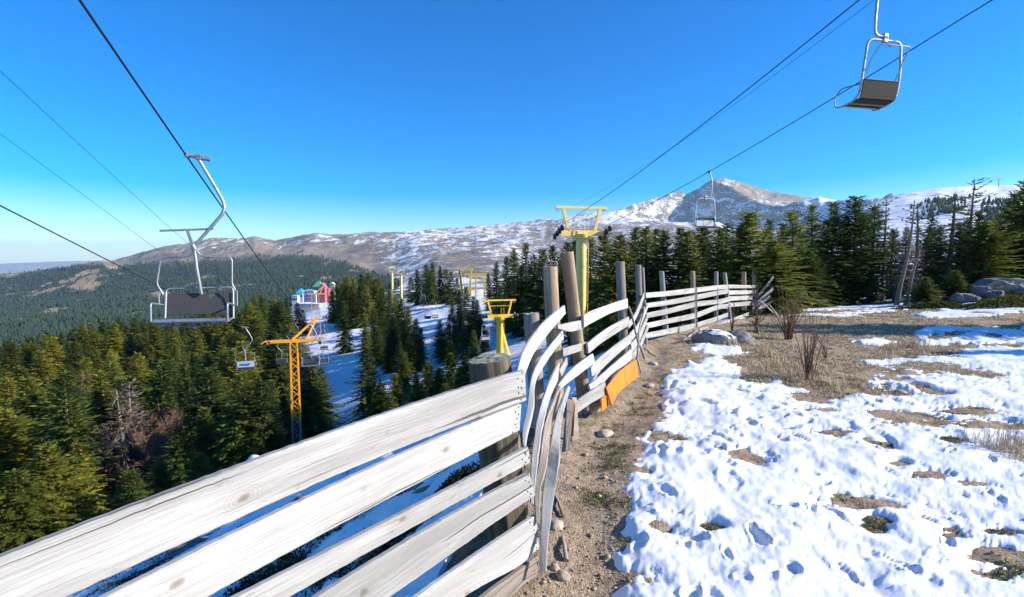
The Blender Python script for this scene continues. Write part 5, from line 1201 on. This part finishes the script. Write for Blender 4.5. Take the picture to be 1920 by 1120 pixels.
# ------------------------------------------------------------------ snags and bare shrubs
def bare_tree(name, label, cat, loc, H, stems, spread, mat, seed, twigs=5, r0=.02, group=None, wob=.05, branch=3):
    rr = random.Random(seed); mb = MB()
    for s_ in range(stems):
        a = rr.uniform(0, 6.28); e = rr.uniform(.1, 1) * spread; h = H * rr.uniform(.55, 1); b = Vector((rr.gauss(0, .04) * H * .6, rr.gauss(0, .04) * H * .6, 0))
        pts = [b]
        for i in range(1, 7):
            t = i / 6; pts.append(b + Vector((math.cos(a) * e * h * t ** 1.2 + rr.gauss(0, wob * h * .12), math.sin(a) * e * h * t ** 1.2 + rr.gauss(0, wob * h * .12), h * t)))
        mb.tube(pts, r0, 6, 0, r0 * .3, False)
        for k in range(branch):
            i = rr.randrange(1, 6); p = pts[i]; d = Vector((rr.gauss(0, .6), rr.gauss(0, .6), rr.uniform(.5, 1.2))).normalized(); L = h * rr.uniform(.15, .4) * (1 - i / 8)
            q = [p, p + d * L * .5 + Vector((rr.gauss(0, .03), rr.gauss(0, .03), 0)) * h, p + d * L + Vector((0, 0, .08 * L))]; mb.tube(q, r0 * .5, 5, 0, r0 * .2, False)
            for j in range(twigs):
                f = rr.uniform(.3, 1); c = q[0].lerp(q[2], f); e2 = (d + Vector((rr.gauss(0, .7), rr.gauss(0, .7), rr.gauss(0, .4)))).normalized() * L * rr.uniform(.2, .5)
                mb.tube([c, c + e2], r0 * .28, 4, 0, r0 * .14, False)
    ob = mb.build(name, mat); ob.location = loc; return tag(ob, label, cat, group)
def gpt(px, py, d):
    p = W(px, py, d); return Vector((p.x, p.y, gz(p.x, p.y)))
bare_tree('bare_shrub', 'clump of straight reddish bare stems rising from the snow edge in the foreground', 'shrub', gpt(1515, 706, 6.9), 1.02, 22, .34, M['twig'], 3, 2, .0065, None, .03, 1)
bare_tree('bare_shrub', 'fan shaped bare shrub with many fine stems behind the foreground clump', 'shrub', gpt(1478, 638, 10.6), 1.25, 30, .55, M['twig'], 5, 3, .0075, None, .04, 3)
bare_tree('bare_shrub', 'small bare branchy sapling beside the collapsed white rails', 'shrub', gpt(1418, 628, 11.4), 1.5, 3, .16, M['twig'], 9, 6, .016, None, .05, 14)
bare_tree('bare_shrub', 'short bare stems standing right behind the twin boulder', 'shrub', gpt(1372, 634, 10.9), .85, 6, .2, M['twig'], 12, 2, .009, None, .05, 2)
bare_tree('bare_shrub', 'thin dead twigs standing in the snow right of the foreground clump', 'shrub', gpt(1548, 672, 8.4), .55, 6, .5, M['twig'], 15, 2, .006, None, .05, 2)
for i, (px, top, d, lab) in enumerate(((316, 735, 37, 'reddish bare shrub crowded among firs right of the dead pair'), (172, 775, 35, 'pinkish bare shrub left of the dead fir pair'), (296, 760, 35, 'low reddish bare shrub between the dead pair and the conical firs'), (125, 690, 60, 'reddish bare tree beside the small snow clearing at far left'), (195, 795, 35, 'pinkish bare shrub pressed against the dead fir pair'))):
    p = W(px, top, d); g = gz(p.x, d); bare_tree('bare_tree', lab, 'shrub', (p.x, d, g), p.z - g, 13, .34, M['twigred'], 30 + i, 16, .028, None, .08, 30)
def snag(label, px0, py0, px1, py1, d, r0, seed, limbs):
    b = gpt(px0, py0, d); tp = W(px1, py1, d); H = tp.z - b.z
    t = thing('dead_snag', label, 'dead tree', b); t.rotation_euler = (0, math.atan2(tp.x - b.x, H), 0)
    adopt(link('trunk', trunk_mesh('trunk', H, r0, seed, M['deadbark'], 0, 1, .2, .9, .10)), t)
    adopt(link('branches', trunk_mesh('branches', H * .98, r0 * .4, seed, M['deadbark'], limbs, 1.1, .22, .95, .10, 5, .1)), t)
snag('silvery dead snag leaning right with short broken twigs', 1684, 577, 1712, 375, 20.5, .095, 4, 70)
snag('shorter second dead trunk leaning right beside the silvery snag', 1697, 574, 1722, 455, 20.2, .075, 7, 60)
snag('grey dead trunk standing behind the two leaning snags', 1676, 560, 1690, 440, 25, .075, 9, 40)

# ------------------------------------------------------------------ rocks
def rock(name, label, loc, size, seed, mat=None, group=None, sub=4, amp=.28, flat=.0, cat='rock', cap=0):
    bm = bmesh.new(); bmesh.ops.create_icosphere(bm, subdivisions=sub, radius=1); V = np.array([v.co for v in bm.verts])
    nrm = V.copy()
    dsp = 1 + amp * (fbm(V[:, 0] * 1.1 + seed, V[:, 1] * 1.1 + V[:, 2] * .9, 3, seed) + .6 * np.abs(fbm(V[:, 0] * 2.3, V[:, 2] * 2.3 + V[:, 1] * 1.7 + seed, 3, seed + 3))) + .03 * fbm(V[:, 0] * 9, V[:, 1] * 9 + V[:, 2] * 7, 2, seed)
    V = V * dsp[:, None] * np.array(size)
    V[:, 2] = np.where(V[:, 2] > size[2] * (1 - flat), size[2] * (1 - flat) + .2 * (V[:, 2] - size[2] * (1 - flat)), V[:, 2])
    for v, c in zip(bm.verts, V): v.co = c
    me = bpy.data.meshes.new(name); bm.to_mesh(me); bm.free(); me.materials.append(mat or M['rock'])
    me.polygons.foreach_set('use_smooth', np.ones(len(me.polygons), bool)); me.update()
    ob = link(name, me); ob.location = loc; ob.rotation_euler = (0, 0, (seed * 1.7) % 6.28)
    if label: tag(ob, label, cat, group)
    if cap:
        Vc = V * np.array([1.02, 1.02, 1.0]) + np.array([0, 0, .012]); n_ = np.array([p.normal for p in me.vertices]); ok = (n_[:, 2] > .62) & (fbm(V[:, 0] * 3 / size[0], V[:, 1] * 3 / size[1], 2, seed + 8) > -.35 * cap)
        Fc = np.array([list(p.vertices) for p in me.polygons]); Fc = Fc[ok[Fc].all(1)]
        if len(Fc): adopt(link('snow_cap', np_mesh('snow_cap', Vc, Fc, M['snow'], True)), ob)
    return ob
g = gpt(1345, 655, 10.0); rock('boulder', 'left half of the grey twin boulder with a snow apron in the straw', g + Vector((0, .1, .0)), (.46, .34, .22), 3, None, None, 4, .38, cap=.8)
g = gpt(1392, 655, 10.0); rock('boulder', 'right half of the grey twin boulder in the straw', g + Vector((0, .15, .0)), (.33, .30, .21), 8, None, None, 4, .36)
for lab, px, py, d, sz, sd_ in (('long flat topped grey boulder crowning the rocks at right', 1872, 532, 21, (1.35, .7, .42), 11), ('rounded grey boulder below the flat topped boulder', 1838, 548, 20, (.55, .5, .42), 14), ('pale round boulder at the left of the right hand rocks', 1805, 560, 19.6, (.62, .5, .36), 17), ('small boulder tucked right of the pale round boulder', 1823, 560, 19.3, (.28, .28, .24), 19), ('grey boulder at the foot of the long flat boulder', 1862, 552, 19.6, (.45, .4, .28), 23), ('boulder at the right edge above the green mat shrub', 1925, 545, 20.5, (.8, .5, .3), 27)):
    p = W(px, py, d); rock('boulder', lab, (p.x, p.y, max(p.z - sz[2] * .1, gz(p.x, p.y) + sz[2] * .1)), [q * .7 for q in sz], sd_, None, 'boulders at the right below the firs', 5, .42, .10)
for lab, px, py, d, sz, sd_ in (('cream stone at the foot of the long bent slat', 1055, 1075, 2.55, (.05, .04, .035), 31), ('pale stone lying left of the cream stone at the slat foot', 1040, 1062, 2.6, (.035, .03, .028), 33), ('dark small stone in the soil patch of the snow at right', 1688, 735, 5.8, (.10, .07, .055), 35), ('smaller dark stone right of the stone in the snow patch', 1743, 728, 6.1, (.05, .04, .04), 37), ('buff stone on the bare soil below the bent slats', 1043, 985, 2.95, (.07, .05, .045), 41), ('flat brown stone in the hollow beside the orange board', 1135, 802, 4.7, (.13, .10, .06), 43), ('small buff stone on the soil path left of the snow', 1140, 1030, 2.85, (.03, .025, .02), 45), ('buff clod on the path near the orange board end', 1218, 720, 6.6, (.10, .08, .045), 47), ('pale pebble on the path below the orange board', 1098, 848, 4.0, (.035, .03, .02), 49), ('brown stone beside the leaning pole foot', 1225, 680, 7.8, (.12, .10, .06), 51)):
    p = to_ground(px, py); z = gz(*p); rock('stone', lab, (p[0], p[1], z + sz[2] * .2), [q * .72 for q in sz], sd_, M['buff'], 'stones on the soil path', 3, .3, cat='stone')
# weathered root stubs on the path
for lab, a, b, r_ in (('grey splintered root stub on the soil under the bent slats', (1062, 1045), (1054, 1003), .014), ('dark curved root poking from the soil beside the slats', (1056, 965), (1040, 928), .011)):
    p, q = to_ground(*a), to_ground(*b); zz = gz(*p); ob = MB().tube([(0, 0, .01), ((q[0] - p[0]) * .5, (q[1] - p[1]) * .5, .03), (q[0] - p[0], q[1] - p[1], .02)], r_, 8, 0, r_ * .6).build('root_stub', M['postgrey' if 'grey' in lab else 'post']); ob.location = (p[0], p[1], zz); tag(ob, lab, 'root')
# dark shrubs and rocks on the snowy bank behind the fence
bk = random.Random(77)
def mat_shrub(label, loc, rx, ry, h, seed, n=900, mat='juniper', group=None, cat='shrub', name='mat_shrub', l=(.05, .11)):
    r = np.random.default_rng(seed); a = r.uniform(0, 6.28, n); q = np.sqrt(r.random(n)); ed = 1 + .25 * np.sin(a * 3 + seed) + .15 * np.sin(a * 7)
    x, y = np.cos(a) * q * rx * ed, np.sin(a) * q * ry * ed; top = h * (1 - q ** 2) * (1 + .4 * fbm(x * 4, y * 4, 2, seed)); z = top * r.random(n) ** .5
    D = np.stack([np.cos(a) * .5 + r.normal(0, .5, n), np.sin(a) * .5 + r.normal(0, .5, n), r.uniform(.1, 1, n)], 1); D /= np.linalg.norm(D, axis=1, keepdims=True)
    L = r.uniform(*l, n)[:, None]; P = np.stack([x, y, z], 1); gl = ground(loc[0] + x, loc[1] + y) - loc[2]; P[:, 2] += gl
    s = np.cross(D, r.normal(0, 1, (n, 3))); s /= np.linalg.norm(s, axis=1, keepdims=True)
    V = np.stack([P - D * L * .2, P + D * L * .5 + s * L * .2, P + D * L, P + D * L * .5 - s * L * .2], 1).reshape(-1, 3)
    o = link(name, np_mesh(name, V, np.arange(len(V)).reshape(-1, 4), M[mat])); o.location = loc; return tag(o, label, cat, group)
for lab, px, py, d, rx, ry, h in (('low green mat shrub beside the snow left of the boulders', 1752, 572, 17.5, 1.0, .5, .2), ('wide green mat shrub below the long flat boulder', 1900, 545, 19.0, 1.5, .5, .18), ('green mat shrub on the snow at the right edge', 1880, 570, 16.5, 1.6, .5, .25)):
    mat_shrub(lab, gpt(px, py, d), rx, ry, h, int(px), 2600, 'juniper', 'green mat shrubs at right')
for k, (px, py, d, rx) in enumerate(((360, 1030, 5.5, .7), (440, 1000, 6.5, .5), (560, 960, 7, .5), (520, 1060, 4.6, .5), (700, 985, 5.2, .45), (640, 1000, 5.6, .35), (760, 900, 6.5, .5), (820, 880, 5.5, .4), (590, 1090, 3.8, .35), (680, 1080, 3.7, .3), (860, 940, 4.2, .3), (300, 1050, 7.5, .8), (250, 1080, 6.5, .6), (480, 1090, 4.2, .4), (780, 1000, 3.9, .25))):
    mat_shrub('dark heathery shrub poking through snow on the bank behind the near rails', gpt(px, py, d), rx, rx * .8, .10 + .12 * bk.random(), 500 + k, 2200, 'heath', 'shrubs on the bank behind the near rails', l=(.015, .042))
for k in range(16):
    px, d = bk.uniform(300, 900), bk.uniform(3.6, 8); p = W(px, 900, d)
    if fence_dist(np.array([p.x]), np.array([p.y]))[0] < .7: continue
    s_ = bk.uniform(.10, .26); rock('bank_rock', 'dark rock half buried in snow on the bank behind the near rails', (p.x, d, gz(p.x, d) + .03), (s_, s_ * .8, s_ * .6), 60 + k, None, 'rocks on the bank behind the near rails', 3)
p = W(478, 865, 14); rock('bank_rock', 'white snow topped rock showing above the top rail', (p.x, 14, p.z - .35), (.42, .3, .5), 90, M['snow'], None, 3, .15)

# ------------------------------------------------------------------ grass and grit (uncountable)
def blades(name, label, pts, hgt, mat, seed, lean=.5, wid=.006, cat='grass', per=14, rad=.06):
    r = np.random.default_rng(seed); n = len(pts); P = np.repeat(pts, per, 0); N = len(P)
    P = P + np.stack([r.normal(0, rad, N), r.normal(0, rad, N), np.zeros(N)], 1)
    P[:, 2] = ground(P[:, 0], P[:, 1]) - .005
    h = np.repeat(r.uniform(*hgt, n), per) * r.uniform(.5, 1.2, N); a = r.uniform(0, 6.28, N); ln = r.uniform(.1, 1, N) * lean
    w_ = wid * np.maximum(1, P[:, 1] / 5) * r.uniform(.7, 1.3, N)
    d = np.stack([np.cos(a), np.sin(a)], 1); s = np.stack([-np.sin(a), np.cos(a)], 1) * w_[:, None]
    m = P.copy(); m[:, :2] += d * (h * ln * .35)[:, None]; m[:, 2] += h * .62; tp = P.copy(); tp[:, :2] += d * (h * ln)[:, None]; tp[:, 2] += h * (1 - .3 * ln)
    def off(q, k): o_ = q.copy(); o_[:, :2] += s * k; return o_
    V = np.stack([off(P, -.5), off(P, .5), off(m, .4), off(m, -.4), tp], 1).reshape(-1, 3); b = np.arange(N)[:, None] * 5
    F3 = np.concatenate([b + np.array([0, 1, 2]), b + np.array([0, 2, 3]), b + np.array([3, 2, 4])], 0)
    o = link(name, np_mesh(name, V, F3, M[mat])); return tag(o, label, cat, None, 'stuff')
gr = np.random.default_rng(31); pts = []
while len(pts) < 2700:
    d = math.exp(gr.uniform(math.log(4.2), math.log(19))); px = gr.uniform(1180, 2050); x = (px - 960) / F * d
    if is_snow(x, d) or fence_dist(np.array([x]), np.array([d]))[0] > -.15: continue
    straw = np.interp(px, [1180, 1300, 1420, 1800, 2050], [.15, .7, 1, .9, .7]) * (1 if d > 6 else .45)
    if float(fbm(np.array([x / .8]), np.array([d / 1.0]), 3, 71)[0]) + straw - .95 < gr.uniform(-.3, .3): continue
    pts.append((x, d, 0))
blades('dry_grass', 'short straw coloured dry grass on the bare ground', np.array(pts), (.02, .075), 'grass', 3, 1.9, .0042, per=15, rad=.08)
pts = []
for px, py, k in ((1895, 858, 26), (1870, 842, 12), (1915, 850, 20), (1465, 690, 14), (1440, 668, 16), (1500, 712, 14), (1420, 705, 8), (1545, 720, 10), (1690, 655, 10), (1740, 650, 8), (1660, 668, 6), (1360, 650, 8)):
    c = to_ground(px, py)
    for j in range(k): pts.append((c[0] + gr.normal(0, .14), c[1] + gr.normal(0, .12), 0))
blades('dry_grass', 'taller tufts of dry grass standing through the snow', np.array(pts), (.12, .28), 'grass', 5, .8, .004, per=10, rad=.045)
pts = []
while len(pts) < 620:
    d = math.exp(gr.uniform(math.log(2.3), math.log(7))); px = gr.uniform(1040, 1960); x = (px - 960) / F * d
    fd_ = fence_dist(np.array([x]), np.array([d]))[0]
    if is_snow(x, d) or fd_ > -.25: continue
    if float(fbm(np.array([x / .35]), np.array([d / .4]), 3, 81)[0]) < .12: continue
    pts.append((x, d, 0))
blades('green_grass', 'small green grass cushions in the bare patches', np.array(pts), (.010, .030), 'ggrass', 9, 1.2, .004, per=24, rad=.03)
# grit and clods
N = 3600; gx, gy = [], []
while len(gx) < N:
    d = math.exp(gr.uniform(math.log(2.2), math.log(11))); px = gr.uniform(985, 1960); x = (px - 960) / F * d
    if is_snow(x, d) or fence_dist(np.array([x]), np.array([d]))[0] > .1: continue
    if px > 1330 and gr.random() > .4: continue
    gx.append(x); gy.append(d)
gx, gy = np.array(gx), np.array(gy); s_ = np.abs(gr.normal(0, .0035, N)) + .002 + (gr.random(N) < .02) * gr.uniform(.004, .014, N)
oct_ = np.array([(1, 0, 0), (0, 1, 0), (-1, 0, 0), (0, -1, 0), (0, 0, .8), (0, 0, -.8)]); Vg = oct_[None] * s_[:, None, None] * gr.uniform(.55, 1.4, (N, 6, 1)) + np.stack([gx, gy, ground(gx, gy) + s_ * .3], 1)[:, None]
of = np.array([(0, 1, 4), (1, 2, 4), (2, 3, 4), (3, 0, 4), (1, 0, 5), (2, 1, 5), (3, 2, 5), (0, 3, 5)]); Fg = (np.arange(N)[:, None, None] * 6 + of[None]).reshape(-1, 3)
t = NT('grit'); v = t.world(); M['grit'] = t.out(t.mix(t.ramp(t.noise(v, 18, 3), [(.35, 0), (.65, 1)]), (.15, .10, .065), (.52, .43, .32)), .95)
o = link('gravel', np_mesh('gravel', Vg.reshape(-1, 3), Fg, M['grit'])); tag(o, 'loose grit and small clods on the soil', 'gravel', None, 'stuff')

# ------------------------------------------------------------------ hotels and station in the distance
def wall_color(name, c): M[name] = mat_paint(name, c, .05)
wall_color('greenroof', (.10, .38, .24)); wall_color('redwall', (.40, .12, .13)); wall_color('tealroof', (.05, .42, .62)); wall_color('blueroof', (.20, .48, .72)); wall_color('creamwall', (.55, .48, .40)); M['glass'] = NT('window_glass').out((.03, .04, .06), .1)
def gable(label, px0, px1, py_eave, py_base, d, depth, roofm, wallm, py_ridge, pyramid=False, nwin=4):
    depth = depth * .5
    a, b = W(px0, py_base, d), W(px1, py_base, d); wdt = b.x - a.x; c = (a + b) / 2; he = W(px0, py_eave, d).z - a.z; hr = W(px0, py_ridge, d).z - a.z; gb = min(gz(c.x, d), a.z) - a.z - 1
    t = thing('hotel', label, 'building', c); h = wdt / 2
    MB().box((0, depth / 2, (he + gb) / 2), (wdt, depth, he - gb)).build('wall', wallm, t)
    o_ = .3; e = he + .05
    if pyramid: MB().add([(-h - o_, -o_, e), (h + o_, -o_, e), (h + o_, depth + o_, e), (-h - o_, depth + o_, e), (-h * .15, depth / 2, hr), (h * .15, depth / 2, hr)], [(0, 1, 5, 4), (1, 2, 5), (2, 3, 4, 5), (3, 0, 4), (3, 2, 1, 0)]).build('roof', roofm, t)
    else: MB().add([(-h - o_, -o_, e), (h + o_, -o_, e), (h + o_, depth + o_, e), (-h - o_, depth + o_, e), (0, -o_, hr), (0, depth + o_, hr)], [(0, 1, 4), (1, 2, 5, 4), (2, 3, 5), (3, 0, 4, 5), (3, 2, 1, 0)]).build('roof', roofm, t)
    for i in range(nwin):
        for z_ in np.arange(1.6, he - 1, 3.2): MB().box((-h + wdt * (i + .5) / nwin, -.05, z_), (wdt / nwin * .5, .12, 1.5)).build('window', M['glass'], t)
    return t
HD = 330
gable('hotel wing with tall green pyramid roof beyond the ski run', 587, 604, 538, 548, HD + 18, 12, M['greenroof'], M['greenroof'], 527, True, 3)
gable('bright red hotel wing with steep gable beside the green roofed one', 598, 609, 540, 550, HD, 10, M['redwall'], M['redwall'], 531, False, 3)
gable('low dark red annex right of the red gabled hotel', 607, 616, 543, 550, HD + 4, 8, M['redwall'], M['redwall'], 540, False, 2)
gable('white lodge with pointed teal roof at the left of the hotels', 556, 568, 550, 560, HD, 9, M['tealroof'], M['white'], 541, True, 3)
gable('long white building with pale blue roof between the lodge and the red hotel', 567, 589, 546, 557, HD + 6, 9, M['blueroof'], M['white'], 543, True, 6)
gable('square white block in front of the teal roofed lodge', 547, 558, 555, 566, HD - 14, 7, M['blueroof'], M['white'], 553, True, 3)
gable('small white house with dark roof on the valley floor behind the clump', 618, 626, 533, 538, 420, 8, M['white'], M['creamwall'], 530, False, 2)
gable('long brown service building half buried at the run bottom', 552, 598, 570, 578, 250, 6, M['white'], M['creamwall'], 567, True, 6)
# station gantries
SD = 138
def gantry(label, top, legs, d):
    b0 = W(legs[0][2], legs[0][3], d); t = thing('gantry', label, 'gantry', b0); mb = MB()
    a, b = W(top[0], top[2], d) - b0, W(top[1], top[2], d) - b0; mb.beam(a, b, .45, .5).build('top_beam', M['yellow2'], t)
    for (x0, y0, x1, y1) in legs:
        q = W(x1, y1, d); q.z = min(q.z, gz(q.x, q.y)); MB().beam(W(x0, y0, d) - b0, q - b0, .42, .42).build('leg', M['yellow2'], t)
gantry('left deep yellow station gantry with splayed legs above the shaded run', (859, 886, 505), [(862, 506, 868, 535), (884, 506, 878, 540), (861, 506, 867, 520)], SD)
gantry('right deep yellow station gantry with tall straight legs', (871, 912, 515), [(882, 515, 882, 552), (892, 515, 892, 552), (908, 515, 908, 552)], SD - 8)
bp = W(874, 538, SD + 2); t = thing('ticket_booth', 'small white booth under the left yellow gantry', 'booth', (bp.x, bp.y, min(bp.z, gz(bp.x, bp.y))))
MB().box((0, 0, .8), (1.1, 1.1, 1.9)).box((0, 0, 1.78), (1.3, 1.3, .12)).build('cabin', M['white'], t); MB().box((-.1, -.56, .75), (.3, .04, .8)).build('window', M['glass'], t)
# small lift tower and hut on the snowy hill at right
hp = W(1872, 352, 1050); hz = gz(hp.x, hp.y); t = thing('hill_tower', 'tiny lift tower standing on the snowy hill crest at right', 'lift tower', (hp.x, hp.y, hz))
MB().tube([(0, 0, 0), (0, 0, 14)], .8, 8).build('pole', M['galvdark'], t); MB().beam((-9, 0, 14), (9, 0, 14), 1, 1).beam((-5, 0, 17), (5, 0, 17), .8, .8).beam((0, 0, 14), (0, 0, 17), .8, .8).build('cross_arm', M['galvdark'], t)
gable('small white summit hut with yellow trim on the snowy slope left of the tufted firs', 1640, 1648, 373, 377, 1090, 8, M['white'], M['yellow2'], 371, False, 3)
# ------------------------------------------------------------------ shade casters standing outside the frame at right (firs of the same wood)
for x, y, h in ((15.0, 10.9, 4.6), (18.5, 11.6, 6), (22, 11.0, 7.5), (12.3, 8.5, 2.5), (14.5, 8.4, 3.2)):
    g = gz(x, y); H, fo, tr = PROTO['fir'][0]; r_ = bpy.data.objects.new('fir_tree', None); C.objects.link(r_); r_.location = (x, y, g); r_.scale = (h / 8,) * 3; tag(r_, 'fir standing past the right picture edge and throwing a long shadow', 'tree', 'firs past the right edge'); adopt(link('crown', fo), r_); adopt(link('trunk', tr), r_)
# ------------------------------------------------------------------ air
t = NT('air'); vol = t.n('VolumePrincipled'); out = [n for n in t.t.nodes if n.type == 'OUTPUT_MATERIAL'][0]
t.t.nodes.remove(t.b); vol.inputs['Color'].default_value = (.56, .78, 1, 1); vol.inputs['Density'].default_value = .00005; vol.inputs['Anisotropy'].default_value = .1
t.l(vol.outputs[0], out.inputs['Volume']); M['air'] = t.mat
zlo, zhi = float(ZZ.min()) - 3, float(ZZ.max()) + 20
o = MB().box((0, 9000, (zlo + zhi) / 2), (96000, 21000, zhi - zlo)).build('haze', M['air']); tag(o, kind='stuff')
